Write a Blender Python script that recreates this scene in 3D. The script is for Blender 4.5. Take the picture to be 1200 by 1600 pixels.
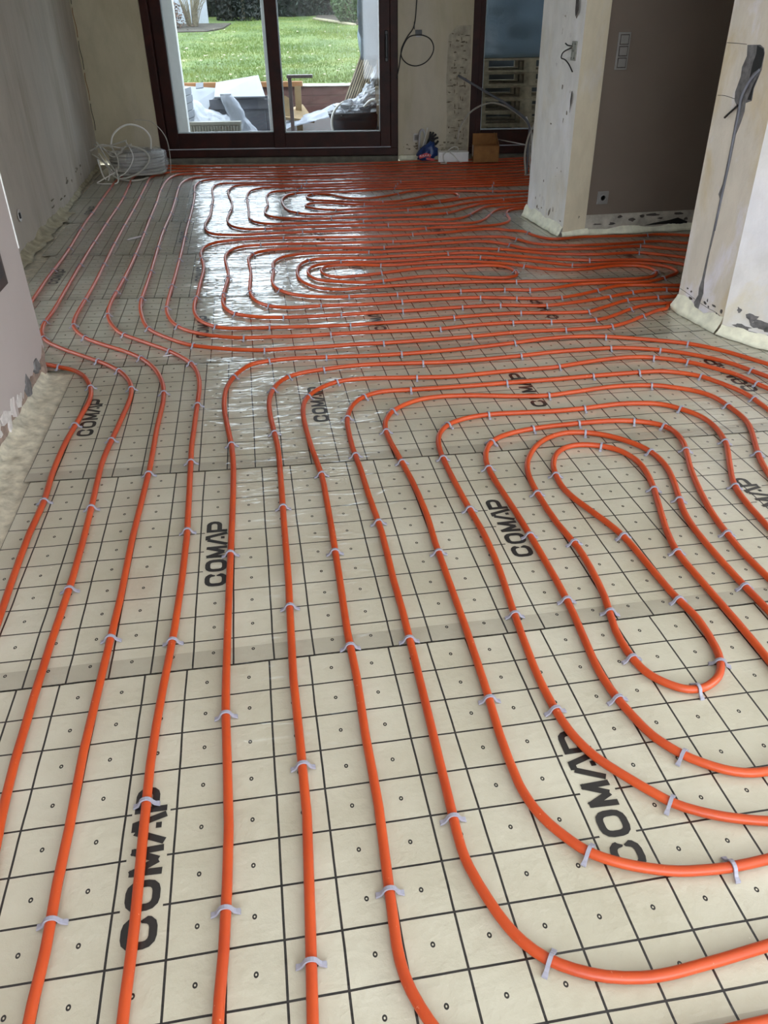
import bpy, bmesh, math, random
import numpy as np
from mathutils import Matrix, Vector, noise

scene = bpy.context.scene
for o in list(bpy.data.objects):
    bpy.data.objects.remove(o)
C = scene.collection
random.seed(7)
PI = math.pi

# ------------------------------------------------------------------ camera
CAM_R = Vector((0.98664, -0.16244, -0.01241)); CAM_U = Vector((0.09698, 0.52441, 0.84593)); CAM_F = Vector((0.13090, 0.83583, -0.53315))
cam = bpy.data.cameras.new('camera'); cam_o = bpy.data.objects.new('camera', cam); C.objects.link(cam_o)
m = Matrix.Identity(4)
for i in range(3):
    m[i][0] = CAM_R[i]; m[i][1] = CAM_U[i]; m[i][2] = -CAM_F[i]
m[0][3], m[1][3], m[2][3] = 0.0, 0.0, 1.3336
cam_o.matrix_world = m
cam.sensor_fit = 'VERTICAL'; cam.sensor_height = 32.0; cam.lens = 1210.0 / 1600.0 * 32.0
cam.clip_end = 200
scene.camera = cam_o

# ------------------------------------------------------------------ overcast sky, window light, exposure
world = bpy.data.worlds.new('overcast_sky'); scene.world = world; world.use_nodes = True
bg = world.node_tree.nodes['Background']
bg.inputs['Color'].default_value = (0.80, 0.90, 1.0, 1); bg.inputs['Strength'].default_value = 6.0
def area(name, loc, rot, sx, sy, power, col, portal=False):
    l = bpy.data.lights.new(name, 'AREA'); l.shape = 'RECTANGLE'; l.size = sx; l.size_y = sy; l.energy = power; l.color = col
    o = bpy.data.objects.new(name, l); C.objects.link(o); o.location = loc; o.rotation_euler = rot
    if portal: l.cycles.is_portal = True
    return o
# daylight through the windows behind and to the right of the photographer
area('rear_window_daylight', (0.9, -2.44, 1.25), (math.radians(90), 0, 0), 3.4, 2.1, 68, (0.95, 0.97, 1.0))
area('side_window_daylight', (3.24, -0.2, 1.25), (0, math.radians(90), 0), 2.1, 2.2, 42, (0.95, 0.97, 1.0))
scene.view_settings.view_transform = 'Standard'; scene.view_settings.look = 'None'
scene.view_settings.gamma = 1.0; scene.view_settings.use_curve_mapping = False
scene.view_settings.exposure = 0.0

# ------------------------------------------------------------------ helpers
WALL_A = math.atan(0.16)
WM = Matrix.Translation((0, 9.93, 0)) @ Matrix.Rotation(-WALL_A, 4, 'Z')      # frame of the window wall: u along, d outwards, z up
WMi = WM.inverted()
def w2(u, d, z=0.0): return WM @ Vector((u, d, z))

def tag(o, label=None, cat=None, group=None, kind=None):
    if label: o['label'] = label
    if cat: o['category'] = cat
    if group: o['group'] = group
    if kind: o['kind'] = kind
    return o
def obj(name, me, mat=None, parent=None, mw=None):
    if isinstance(me, bmesh.types.BMesh):
        bm = me; me = bpy.data.meshes.new(name); bm.normal_update(); bm.to_mesh(me); bm.free()
    if mat is not None and len(me.materials) == 0: me.materials.append(mat)
    o = bpy.data.objects.new(name, me); C.objects.link(o)
    if parent is not None: o.parent = parent
    if mw is not None: o.matrix_world = mw
    return o
def empty(name, loc=(0, 0, 0), rz=0.0, mw=None):
    o = bpy.data.objects.new(name, None); C.objects.link(o); o.empty_display_size = 0.05
    o.location = loc; o.rotation_euler = (0, 0, rz)
    if mw is not None: o.matrix_world = mw
    return o
def smooth(o, ang=None):
    me = o.data
    me.polygons.foreach_set('use_smooth', [True] * len(me.polygons)); me.update()
    if ang is not None:
        try: me.set_sharp_from_angle(angle=ang)
        except Exception: pass
    return o
def bm_box(bm, x0, x1, y0, y1, z0, z1, bev=0.0):
    b = bmesh.new()
    vs = [b.verts.new((x, y, z)) for x in (x0, x1) for y in (y0, y1) for z in (z0, z1)]
    for f in ((0, 1, 3, 2), (4, 6, 7, 5), (0, 4, 5, 1), (2, 3, 7, 6), (0, 2, 6, 4), (1, 5, 7, 3)): b.faces.new([vs[i] for i in f])
    if bev > 0: bmesh.ops.bevel(b, geom=list(b.edges), offset=bev, segments=2, affect='EDGES', profile=0.5)
    merge(bm, b); return bm
def merge(bm, b, M=None):
    if M is not None: bmesh.ops.transform(b, matrix=M, verts=b.verts)
    mp = [bm.verts.new(v.co) for v in b.verts]; b.verts.index_update()
    for f in b.faces:
        try: bm.faces.new([mp[v.index] for v in f.verts])
        except ValueError: pass
    b.free()
def box(x0, x1, y0, y1, z0, z1, bev=0.0): return bm_box(bmesh.new(), x0, x1, y0, y1, z0, z1, bev)
def prism(pts, z0, z1):
    bm = bmesh.new(); lo = [bm.verts.new((x, y, z0)) for x, y in pts]; hi = [bm.verts.new((x, y, z1)) for x, y in pts]
    n = len(pts)
    bm.faces.new(lo[::-1]); bm.faces.new(hi)
    for i in range(n): bm.faces.new((lo[i], lo[(i + 1) % n], hi[(i + 1) % n], hi[i]))
    bmesh.ops.recalc_face_normals(bm, faces=bm.faces); return bm
def catmull(pts, sub):
    P = [Vector(p) for p in pts]
    if len(P) < 3 or sub < 2: return P
    Q = [P[0] * 2 - P[1]] + P + [P[-1] * 2 - P[-2]]; out = []
    for i in range(1, len(Q) - 2):
        a, b, c, d = Q[i - 1:i + 3]
        t1 = max((b - a).length, 1e-6) ** .5; t2 = t1 + max((c - b).length, 1e-6) ** .5; t3 = t2 + max((d - c).length, 1e-6) ** .5
        for k in range(sub):
            t = t1 + (t2 - t1) * k / sub
            A1 = a * ((t1 - t) / t1) + b * (t / t1); A2 = b * ((t2 - t) / (t2 - t1)) + c * ((t - t1) / (t2 - t1)); A3 = c * ((t3 - t) / (t3 - t2)) + d * ((t - t2) / (t3 - t2))
            B1 = A1 * ((t2 - t) / t2) + A2 * (t / t2); B2 = A2 * ((t3 - t) / (t3 - t1)) + A3 * ((t - t1) / (t3 - t1))
            out.append(B1 * ((t2 - t) / (t2 - t1)) + B2 * ((t - t1) / (t2 - t1)))
    out.append(P[-1]); return out
def tube_mesh(name, pts, r, seg=8, sub=2, taper=None, bm=None):
    P = catmull(pts, sub); n = len(P); own = bm is None
    if own: bm = bmesh.new()
    rings = []; up = Vector((0, 0, 1))
    t0 = (P[1] - P[0]).normalized(); nrm = t0.cross(up)
    if nrm.length < 1e-3: nrm = t0.cross(Vector((1, 0, 0)))
    nrm.normalize()
    for i in range(n):
        t = (P[min(i + 1, n - 1)] - P[max(i - 1, 0)])
        if t.length < 1e-9: t = t0
        t.normalize(); nrm = (nrm - t * nrm.dot(t))
        if nrm.length < 1e-6: nrm = t.orthogonal()
        nrm.normalize(); b = t.cross(nrm)
        rr = r if taper is None else r * (1 + (taper - 1) * i / (n - 1))
        rings.append([bm.verts.new(P[i] + (nrm * math.cos(2 * PI * k / seg) + b * math.sin(2 * PI * k / seg)) * rr) for k in range(seg)])
    for i in range(n - 1):
        for k in range(seg):
            bm.faces.new((rings[i][k], rings[i][(k + 1) % seg], rings[i + 1][(k + 1) % seg], rings[i + 1][k]))
    bm.faces.new(rings[0][::-1]); bm.faces.new(rings[-1])
    for f in bm.faces: f.smooth = True
    if not own: return bm
    bmesh.ops.recalc_face_normals(bm, faces=bm.faces)
    me = bpy.data.meshes.new(name); bm.to_mesh(me); bm.free(); return me
def lathe(prof, seg=40):
    bm = bmesh.new(); rings = []
    for r, z in prof: rings.append([bm.verts.new((r * math.cos(2 * PI * k / seg), r * math.sin(2 * PI * k / seg), z)) for k in range(seg)])
    for i in range(len(rings) - 1):
        for k in range(seg): bm.faces.new((rings[i][k], rings[i][(k + 1) % seg], rings[i + 1][(k + 1) % seg], rings[i + 1][k]))
    for f in bm.faces: f.smooth = True
    return bm
def fbm(x, y, z=0.0, s=1.0, oct=4):
    v = 0.0; a = 1.0
    for i in range(oct):
        v += a * noise.noise(Vector((x * s, y * s, z * s + 7.3 * i))); a *= .5; s *= 2.03
    return v
def solidify(o, t, off=0.0):
    md = o.modifiers.new('thickness', 'SOLIDIFY'); md.thickness = t; md.offset = off; return o

# ------------------------------------------------------------------ materials
MATS = {}
def lin(c):
    return tuple(((v / 255.0) / 12.92 if v / 255.0 <= 0.04045 else ((v / 255.0 + 0.055) / 1.055) ** 2.4) for v in c) + (1.0,)
def new_mat(name):
    m = bpy.data.materials.new(name); m.use_nodes = True; MATS[name] = m
    nt = m.node_tree; return m, nt, nt.nodes['Principled BSDF']
def nd(nt, t, **kw):
    n = nt.nodes.new(t)
    for k, v in kw.items(): setattr(n, k, v)
    return n
def ramp(nt, stops, interp='LINEAR'):
    r = nd(nt, 'ShaderNodeValToRGB'); e = r.color_ramp; e.interpolation = interp
    while len(e.elements) < len(stops): e.elements.new(0.5)
    for el, (p, c) in zip(e.elements, stops): el.position = p; el.color = c
    return r
def coords(nt, kind='Object', scale=(1, 1, 1)):
    t = nd(nt, 'ShaderNodeTexCoord'); mp = nd(nt, 'ShaderNodeMapping'); nt.links.new(t.outputs[kind], mp.inputs['Vector'])
    mp.inputs['Scale'].default_value = scale; return mp.outputs['Vector']
def tex(nt, vec, s, det=4, rough=.55, dist=0.0):
    n = nd(nt, 'ShaderNodeTexNoise'); nt.links.new(vec, n.inputs['Vector']); n.inputs['Scale'].default_value = s
    n.inputs['Detail'].default_value = det; n.inputs['Roughness'].default_value = rough; n.inputs['Distortion'].default_value = dist; return n
def mixc(nt, fac, a, b):
    n = nd(nt, 'ShaderNodeMix', data_type='RGBA')
    for s, v in ((n.inputs[0], fac), (n.inputs[6], a), (n.inputs[7], b)):
        if hasattr(v, 'is_output'): nt.links.new(v, s)
        else: s.default_value = v
    return n.outputs[2]
def math_(nt, op, a, b=None, c=None):
    n = nd(nt, 'ShaderNodeMath', operation=op)
    for s, v in zip(n.inputs, (a, b, c)):
        if v is None: continue
        if hasattr(v, 'is_output'): nt.links.new(v, s)
        else: s.default_value = v
    return n.outputs[0]
def bump(nt, p, h, strength=.3, dist=.01):
    b = nd(nt, 'ShaderNodeBump'); b.inputs['Strength'].default_value = strength; b.inputs['Distance'].default_value = dist
    nt.links.new(h, b.inputs['Height']); nt.links.new(b.outputs['Normal'], p.inputs['Normal']); return b
def plain(name, col, rough=.5, metal=0.0, var=.12, scale=20, bmp=0.0, coat=0.0, spec=.5):
    m, nt, p = new_mat(name); v = coords(nt); n = tex(nt, v, scale)
    c = lin(col); d = tuple(x * (1 - var * 2) for x in c[:3]) + (1,); h = tuple(min(1, x * (1 + var)) for x in c[:3]) + (1,)
    r = ramp(nt, [(.3, d), (.7, h)]); nt.links.new(n.outputs['Fac'], r.inputs['Fac']); nt.links.new(r.outputs['Color'], p.inputs['Base Color'])
    p.inputs['Roughness'].default_value = rough; p.inputs['Metallic'].default_value = metal; p.inputs['Coat Weight'].default_value = coat
    p.inputs['Specular IOR Level'].default_value = spec
    if bmp: bump(nt, p, n.outputs['Fac'], bmp, .004)
    return m
def plaster(name, cols, s1=1.1, s2=6.0, stretch=(1, 1, .45), dark=None, dark_amt=.62, rough=.85):
    """stripped, patchy plaster: patches of a few tones with soft edges, fine stains on top"""
    m, nt, p = new_mat(name); v = coords(nt, 'Object', stretch)
    a = tex(nt, v, s1, 6, .6, .6); b = tex(nt, v, s2, 6, .65, .3)
    r = ramp(nt, [(.36, lin(cols[0])), (.48, lin(cols[1])), (.56, lin(cols[1])), (.66, lin(cols[2]))]); nt.links.new(a.outputs['Fac'], r.inputs['Fac'])
    r2 = ramp(nt, [(.3, (.74, .74, .74, 1)), (.62, (1, 1, 1, 1))]); nt.links.new(b.outputs['Fac'], r2.inputs['Fac'])
    mm = nd(nt, 'ShaderNodeMix', data_type='RGBA', blend_type='MULTIPLY'); mm.inputs[0].default_value = .55
    nt.links.new(r.outputs['Color'], mm.inputs[6]); nt.links.new(r2.outputs['Color'], mm.inputs[7]); c = mm.outputs[2]
    if dark:
        f = tex(nt, coords(nt, 'Object', (1, 1, .7)), 9.0, 5, .7, 1.2); rr = ramp(nt, [(dark_amt, (0, 0, 0, 1)), (dark_amt + .04, (1, 1, 1, 1))])
        nt.links.new(f.outputs['Fac'], rr.inputs['Fac']); c = mixc(nt, rr.outputs['Color'], c, lin(dark))
    nt.links.new(c, p.inputs['Base Color']); p.inputs['Roughness'].default_value = rough
    g = tex(nt, coords(nt), 55, 6, .7); bump(nt, p, g.outputs['Fac'], .25, .006); return m

plaster('plaster_left', [(172, 161, 146), (186, 177, 165), (206, 200, 197)], 1.3, 4.0, (1, 1, .3))
plaster('plaster_back', [(178, 167, 140), (188, 178, 152), (196, 187, 168)], .8, 5.0)
plaster('plaster_pillar', [(214, 206, 190), (222, 218, 212), (230, 227, 227)], 2.3, 9.0, (1, 1, .5), (150, 140, 124), .68)
plaster('plaster_pillar_edge', [(202, 190, 164), (210, 199, 174), (212, 206, 198)], 2.0, 9.0, (1, 1, .4))
plaster('plaster_right', [(204, 188, 156), (214, 205, 190), (226, 222, 228)], 3.4, 8.0, (1, 1, .55))
plaster('plaster_bright', [(222, 214, 190), (226, 224, 222), (230, 229, 232)], 2.2, 7.0, (1, 1, .6))
plain('paint_taupe', (116, 104, 93), .8, var=.03, scale=3)
plain('paint_lilac', (176, 166, 162), .8, var=.03, scale=2, bmp=.05)
plain('strip_plaster', (176, 167, 148), .9, var=.16, scale=14, bmp=.5)
plain('key_dark', (120, 110, 94), .95, var=.25, scale=40)
plain('band_plaster', (176, 170, 158), .9, var=.18, scale=14, bmp=.5)
plain('grey_cement', (112, 110, 110), .95, var=.22, scale=30, bmp=.6)
plain('chip_dark', (84, 78, 74), .95, var=.25, scale=40, bmp=.4)
plain('chip_light', (206, 200, 196), .9, var=.1, scale=40, bmp=.3)
plain('white_paint', (235, 235, 232), .5, var=.03)
plain('ceiling_white', (236, 233, 228), .9, var=.03, scale=3)
plain('foam_dirty', (168, 158, 132), .85, var=.2, scale=14, bmp=.8)
plain('foam', (230, 228, 206), .75, var=.10, scale=18, bmp=.8)
plain('foam_floor', (198, 190, 170), .6, var=.2, scale=24, bmp=1.0)
plain('concrete', (104, 100, 90), .9, var=.2, scale=12, bmp=.4)
plain('clip', (146, 145, 158), .45, var=.05)
plain('grey_plate', (132, 129, 125), .45, var=.03)
plain('grey_plate_light', (196, 192, 188), .45, var=.03)
plain('black_plastic', (24, 23, 24), .45, var=.1)
plain('black_cable', (22, 20, 19), .5, var=.1)
plain('grey_cable', (176, 172, 162), .5, var=.06)
plain('white_cable', (214, 212, 206), .5, var=.04)
plain('dark_brown_panel', (58, 46, 42), .5, var=.08)
plain('door_wood', (52, 18, 9), .5, var=.25, scale=7, spec=.25)
plain('door_gasket', (200, 204, 206), .5, var=.04)
plain('cardboard', (150, 104, 58), .85, var=.10, scale=16, bmp=.1)
plain('tape_white', (206, 200, 190), .6, var=.05)
plain('box_white', (222, 220, 220), .5, var=.02)
plain('bag_blue', (36, 62, 120), .35, var=.2, scale=12, bmp=.3)
plain('bag_red', (188, 34, 40), .4, var=.08)
plain('bag_light', (226, 222, 226), .4, var=.04)
plain('glove_black', (20, 21, 26), .6, var=.2, bmp=.3)
plain('metal_box', (142, 140, 130), .5, metal=.3, var=.2, scale=30, bmp=.2)
plain('terrace', (78, 74, 68), .9, var=.15, scale=6, bmp=.2)
plain('brown_board', (98, 68, 62), .55, var=.16, scale=5)
plain('timber_orange', (140, 96, 58), .7, var=.12, scale=8)
plain('timber_pale', (150, 126, 90), .7, var=.1, scale=10)
plain('deck_wood', (190, 176, 150), .75, var=.14, scale=12)
plain('pallet_wood', (156, 142, 118), .85, var=.2, scale=14, bmp=.2)
plain('white_board', (122, 126, 132), .5, var=.03, scale=4)
plain('radiator', (134, 133, 124), .4, var=.03)
plain('tub_grey', (102, 104, 112), .55, var=.12, scale=5)
plain('tub_black', (34, 35, 40), .45, var=.14, scale=8)
plain('stand_metal', (96, 82, 80), .45, metal=.2, var=.08)
plain('bark', (120, 112, 94), .9, var=.18, scale=20)
plain('hedge_leaf', (40, 52, 42), .7, var=.35, scale=3)
plain('conifer_leaf', (26, 33, 27), .7, var=.35, scale=4)
plain('bush_leaf', (72, 94, 58), .6, var=.3, scale=5)
plain('dry_leaf', (96, 76, 64), .8, var=.25, scale=6)
plain('log', (150, 142, 116), .8, var=.1, scale=10)
plain('soil', (66, 60, 50), .95, var=.3, scale=5, bmp=.4)
plain('fence_white', (150, 155, 160), .6, var=.04)
plain('tray_white', (165, 167, 170), .5, var=.03)
plain('tape_grey', (176, 178, 182), .4, var=.05)

def film_like(name, col, alpha, rough, bs=.5, scale=9, stretch=(1, 1, 1)):
    """milky plastic sheeting: partly transparent, glossy, crinkled"""
    m, nt, p = new_mat(name); v = coords(nt, 'Object', stretch); n = tex(nt, v, scale, 5, .6, 1.5)
    p.inputs['Base Color'].default_value = lin(col); p.inputs['Roughness'].default_value = rough
    bump(nt, p, n.outputs['Fac'], bs, .02)
    tr = nd(nt, 'ShaderNodeBsdfTransparent'); mx = nd(nt, 'ShaderNodeMixShader'); mx.inputs['Fac'].default_value = alpha
    nt.links.new(tr.outputs[0], mx.inputs[1]); nt.links.new(p.outputs[0], mx.inputs[2])
    nt.links.new(mx.outputs[0], nt.nodes['Material Output'].inputs['Surface']); return m
film_like('plastic_white', (182, 186, 193), .82, .25, .8, 7)
film_like('plastic_clear', (170, 176, 188), .62, .2, .6, 5)
film_like('plastic_blue', (112, 130, 146), .96, .3, .5, 3)
film_like('plastic_wrap', (196, 200, 206), .38, .08, 1.0, 14, (.8, .8, 3.0))
MATS['plastic_wrap'].node_tree.nodes['Principled BSDF'].inputs['Specular IOR Level'].default_value = 1.0
plain('flake_brown', (150, 130, 118), .9, var=.15, scale=30, bmp=.3)
plain('gap_shade', (46, 50, 52), .6, var=.15, scale=4)  # dark tone standing in for shade between the pallets

def glass_mat():
    m, nt, p = new_mat('window_glass')
    tr = nd(nt, 'ShaderNodeBsdfTransparent'); tr.inputs['Color'].default_value = (.93, .95, .95, 1)
    gl = nd(nt, 'ShaderNodeBsdfGlossy'); gl.inputs['Roughness'].default_value = .02
    fr = nd(nt, 'ShaderNodeFresnel'); fr.inputs['IOR'].default_value = 1.45
    mx = nd(nt, 'ShaderNodeMixShader'); nt.links.new(fr.outputs[0], mx.inputs['Fac']); nt.links.new(tr.outputs[0], mx.inputs[1]); nt.links.new(gl.outputs[0], mx.inputs[2])
    nt.links.new(mx.outputs[0], nt.nodes['Material Output'].inputs['Surface'])
glass_mat()

def pipe_mat():
    m, nt, p = new_mat('orange_pipe'); v = coords(nt); n = tex(nt, v, 6, 5, .6); f = tex(nt, v, 90, 3, .6)
    r = ramp(nt, [(.3, lin((168, 58, 15))), (.7, lin((186, 72, 22)))]); nt.links.new(n.outputs['Fac'], r.inputs['Fac'])
    d = ramp(nt, [(.70, (0, 0, 0, 1)), (.76, (.55, .55, .55, 1))]); nt.links.new(f.outputs['Fac'], d.inputs['Fac'])
    c = mixc(nt, d.outputs['Color'], r.outputs['Color'], lin((232, 170, 140)))
    nt.links.new(c, p.inputs['Base Color']); p.inputs['Roughness'].default_value = .38; p.inputs['Specular IOR Level'].default_value = .5
pipe_mat()

def film_floor_mat():
    """printed insulation film: 10 cm grid, a small ring in each cell, lines left out where the lettering is (vertex attribute)"""
    m, nt, p = new_mat('printed_film'); uv = nd(nt, 'ShaderNodeUVMap'); uv.uv_map = 'grid'
    sx = nd(nt, 'ShaderNodeSeparateXYZ'); nt.links.new(uv.outputs[0], sx.inputs[0]); X, Y = sx.outputs['X'], sx.outputs['Y']
    ob = coords(nt)
    wob = tex(nt, ob, 3.0, 3); w = math_(nt, 'MULTIPLY', math_(nt, 'SUBTRACT', wob.outputs['Fac'], .5), .06)
    X2 = math_(nt, 'ADD', X, w); Y2 = math_(nt, 'ADD', Y, w)
    def line(a, wd):
        fr = math_(nt, 'FRACT', a); d = math_(nt, 'ABSOLUTE', math_(nt, 'SUBTRACT', fr, .5))     # .5 on the line
        return math_(nt, 'GREATER_THAN', d, .5 - wd)
    at = nd(nt, 'ShaderNodeAttribute'); at.attribute_name = 'lettering'; keep = math_(nt, 'LESS_THAN', at.outputs['Fac'], .5)
    lv = line(X2, .022); lh = math_(nt, 'MULTIPLY', line(Y2, .021), keep)
    fx = math_(nt, 'SUBTRACT', math_(nt, 'FRACT', X2), .5); fy = math_(nt, 'SUBTRACT', math_(nt, 'FRACT', Y2), .5)
    fx2 = math_(nt, 'MULTIPLY', fx, 1.25)
    rr = math_(nt, 'SQRT', math_(nt, 'ADD', math_(nt, 'MULTIPLY', fx2, fx2), math_(nt, 'MULTIPLY', fy, fy)))
    ring = math_(nt, 'MULTIPLY', math_(nt, 'LESS_THAN', rr, .053), math_(nt, 'GREATER_THAN', rr, .019)); ring = math_(nt, 'MULTIPLY', ring, keep)
    ink = math_(nt, 'MAXIMUM', math_(nt, 'MAXIMUM', lv, lh), ring)
    # base: beige foam seen through milky film, cloudy; the lap strip of each sheet is greyer (two layers of film)
    c1 = tex(nt, ob, 2.2, 5, .6); r1 = ramp(nt, [(.3, lin((172, 166, 146))), (.7, lin((194, 190, 173)))]); nt.links.new(c1.outputs['Fac'], r1.inputs['Fac'])
    st = tex(nt, ob, 1.7, 3, .5, 1.0); rs = ramp(nt, [(.62, (0, 0, 0, 1)), (.78, (.35, .35, .35, 1))]); nt.links.new(st.outputs['Fac'], rs.inputs['Fac'])
    c = mixc(nt, rs.outputs['Color'], r1.outputs['Color'], lin((166, 142, 124)))
    lapf = nd(nt, 'ShaderNodeMath', operation='LESS_THAN'); nt.links.new(Y, lapf.inputs[0]); lapf.inputs[1].default_value = .62
    lap = math_(nt, 'MULTIPLY', lapf.outputs[0], .42); c = mixc(nt, lap, c, lin((128, 123, 110)))
    sp = tex(nt, ob, 42, 3, .6); rp = ramp(nt, [(.735, (0, 0, 0, 1)), (.77, (1, 1, 1, 1))]); nt.links.new(sp.outputs['Fac'], rp.inputs['Fac'])
    cl = tex(nt, ob, 1.3, 2); rcl = ramp(nt, [(.52, (0, 0, 0, 1)), (.62, (1, 1, 1, 1))]); nt.links.new(cl.outputs['Fac'], rcl.inputs['Fac'])
    dust = math_(nt, 'MULTIPLY', rp.outputs['Color'], rcl.outputs['Color']); c = mixc(nt, dust, c, lin((236, 232, 222)))
    c = mixc(nt, ink, c, lin((26, 24, 23)))
    nt.links.new(c, p.inputs['Base Color']); p.inputs['Roughness'].default_value = .5; p.inputs['Specular IOR Level'].default_value = .35
    # relief: lumpy foam below, crinkles of the loose clear film on top
    lump = tex(nt, ob, 42, 6, .62); soft = tex(nt, ob, 7, 3, .5)
    h = math_(nt, 'ADD', math_(nt, 'MULTIPLY', lump.outputs['Fac'], .45), math_(nt, 'MULTIPLY', soft.outputs['Fac'], .6))
    bump(nt, p, h, .5, .010)
    fold = tex(nt, coords(nt, 'Object', (.7, 1.6, 1)), 4.2, 2.5, .5, 1.2); fine = tex(nt, coords(nt, 'Object', (.5, 2.4, 1)), 19, 4, .6, 1.0)
    def crease(sc, s_, rz, k):
        t = nd(nt, 'ShaderNodeTexCoord'); mp = nd(nt, 'ShaderNodeMapping'); nt.links.new(t.outputs['Object'], mp.inputs['Vector']); mp.inputs['Scale'].default_value = sc; mp.inputs['Rotation'].default_value = (0, 0, rz)
        n = tex(nt, mp.outputs['Vector'], s_, 2, .5, 1.2); d = math_(nt, 'MULTIPLY', math_(nt, 'ABSOLUTE', math_(nt, 'SUBTRACT', n.outputs['Fac'], .5)), k)
        return math_(nt, 'SUBTRACT', 1.0, math_(nt, 'MINIMUM', d, 1.0))
    cr = math_(nt, 'ADD', math_(nt, 'MULTIPLY', crease((.45, 2.2, 1), 3.4, .25, 15), .42), math_(nt, 'MULTIPLY', crease((.5, 1.8, 1), 7.0, -.2, 12), .22))
    hc = math_(nt, 'ADD', math_(nt, 'ADD', math_(nt, 'MULTIPLY', fold.outputs['Fac'], .8), cr), math_(nt, 'MULTIPLY', fine.outputs['Fac'], .10))
    b2 = nd(nt, 'ShaderNodeBump'); b2.inputs['Strength'].default_value = .42; b2.inputs['Distance'].default_value = .012
    nt.links.new(hc, b2.inputs['Height'])
    # several layers of clear film: sheen that grows quickly towards grazing angles
    gl = nd(nt, 'ShaderNodeBsdfGlossy'); gl.inputs['Roughness'].default_value = .11; nt.links.new(b2.outputs['Normal'], gl.inputs['Normal'])
    lw = nd(nt, 'ShaderNodeLayerWeight'); lw.inputs['Blend'].default_value = .5
    fr = ramp(nt, [(0, (.035,) * 3 + (1,)), (.45, (.055,) * 3 + (1,)), (.62, (.20,) * 3 + (1,)), (.71, (.42,) * 3 + (1,)), (.85, (.50,) * 3 + (1,)), (1, (.75,) * 3 + (1,))]); nt.links.new(lw.outputs['Facing'], fr.inputs['Fac'])
    mx = nd(nt, 'ShaderNodeMixShader'); nt.links.new(fr.outputs['Color'], mx.inputs['Fac']); nt.links.new(p.outputs[0], mx.inputs[1]); nt.links.new(gl.outputs[0], mx.inputs[2])
    nt.links.new(mx.outputs[0], nt.nodes['Material Output'].inputs['Surface'])
film_floor_mat()
plain('ink', (24, 22, 22), .5, var=.1, coat=.5)

def lawn_mat():
    m, nt, p = new_mat('lawn_green'); v = coords(nt); a = tex(nt, v, .9, 4, .6); b = tex(nt, v, 14, 4, .7); s = tex(nt, v, 5, 3, .7)
    r = ramp(nt, [(.32, lin((72, 92, 40))), (.5, lin((92, 112, 48))), (.68, lin((118, 124, 60)))]); nt.links.new(a.outputs['Fac'], r.inputs['Fac'])
    d = ramp(nt, [(.3, (.55, .55, .55, 1)), (.65, (1.0, 1.0, 1.0, 1))]); nt.links.new(b.outputs['Fac'], d.inputs['Fac'])
    mm = nd(nt, 'ShaderNodeMix', data_type='RGBA', blend_type='MULTIPLY'); mm.inputs[0].default_value = 1; nt.links.new(r.outputs['Color'], mm.inputs[6]); nt.links.new(d.outputs['Color'], mm.inputs[7])
    nt.links.new(mm.outputs[2], p.inputs['Base Color']); p.inputs['Roughness'].default_value = .9
lawn_mat()
def grass_mat():
    m, nt, p = new_mat('grass_blade'); g = nd(nt, 'ShaderNodeObjectInfo'); v = coords(nt); n = tex(nt, v, 1.3, 3)
    r = ramp(nt, [(.3, lin((76, 100, 40))), (.7, lin((114, 124, 60)))]); nt.links.new(n.outputs['Fac'], r.inputs['Fac']); nt.links.new(r.outputs['Color'], p.inputs['Base Color']); p.inputs['Roughness'].default_value = .7
grass_mat()
M_ = MATS

# ================================================================== THE SETTING
def struct(name, me, mat, mw=None):
    return tag(obj(name, me, M_[mat], None, mw), kind='structure')
H = 2.55
# footprints (also used to cut the film)
FP_LEFT = [(-1.90, 3.59), (-1.58, 3.59), (-1.60, 7.4), (-1.69, 10.35), (-1.90, 10.35)]
FP_NEAR = [(-1.90, -2.6), (-1.01, -2.6), (-1.005, 3.59), (-1.90, 3.59)]
FP_PILLAR = [(2.195, 6.32), (2.225, 5.59), (2.395, 5.60), (2.395, 6.32)]
FP_TAUPE = [(2.395, 5.61), (4.75, 5.61), (4.75, 5.78), (2.395, 5.78)]
FP_RIGHT = [(2.231, 3.855), (2.262, 3.45), (3.30, 1.37), (3.30, -2.6), (3.5, -2.6), (3.5, 1.45), (2.62, 3.32), (2.62, 3.855)]
def inside(p, poly):
    x, y = p; r = False; j = len(poly) - 1
    for i in range(len(poly)):
        (xi, yi), (xj, yj) = poly[i], poly[j]
        if (yi > y) != (yj > y) and x < (xj - xi) * (y - yi) / (yj - yi) + xi: r = not r
        j = i
    return r

# sub-floor of sprayed foam, lumpy
bm = bmesh.new(); NX, NY = 150, 460; X0, X1, Y0, Y1 = -1.72, 5.2, -2.6, 10.2
gv = [[None] * (NY + 1) for _ in range(NX + 1)]
for i in range(NX + 1):
    for j in range(NY + 1):
        t = i / NX; x = X0 + (X1 - X0) * (t ** 1.6); y = Y0 + (Y1 - Y0) * j / NY
        y = min(y, 10.25 - .16 * x - .34)
        e = max(0.0, min(1.0, (-.885 - x) / .03)) * max(0.0, min(1.0, (3.56 - y) / .05))
        z = -.012 + e * (.010 + .016 * fbm(x * 9, y * 9, 1.0, 1, 4) + .03 * max(0.0, (-.965 - x) / .04) ** 1.5)
        gv[i][j] = bm.verts.new((x, y, z))
for i in range(NX):
    for j in range(NY): bm.faces.new((gv[i][j], gv[i + 1][j], gv[i + 1][j + 1], gv[i][j + 1]))
floor = smooth(struct('floor', bm, 'foam_floor'))

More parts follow.
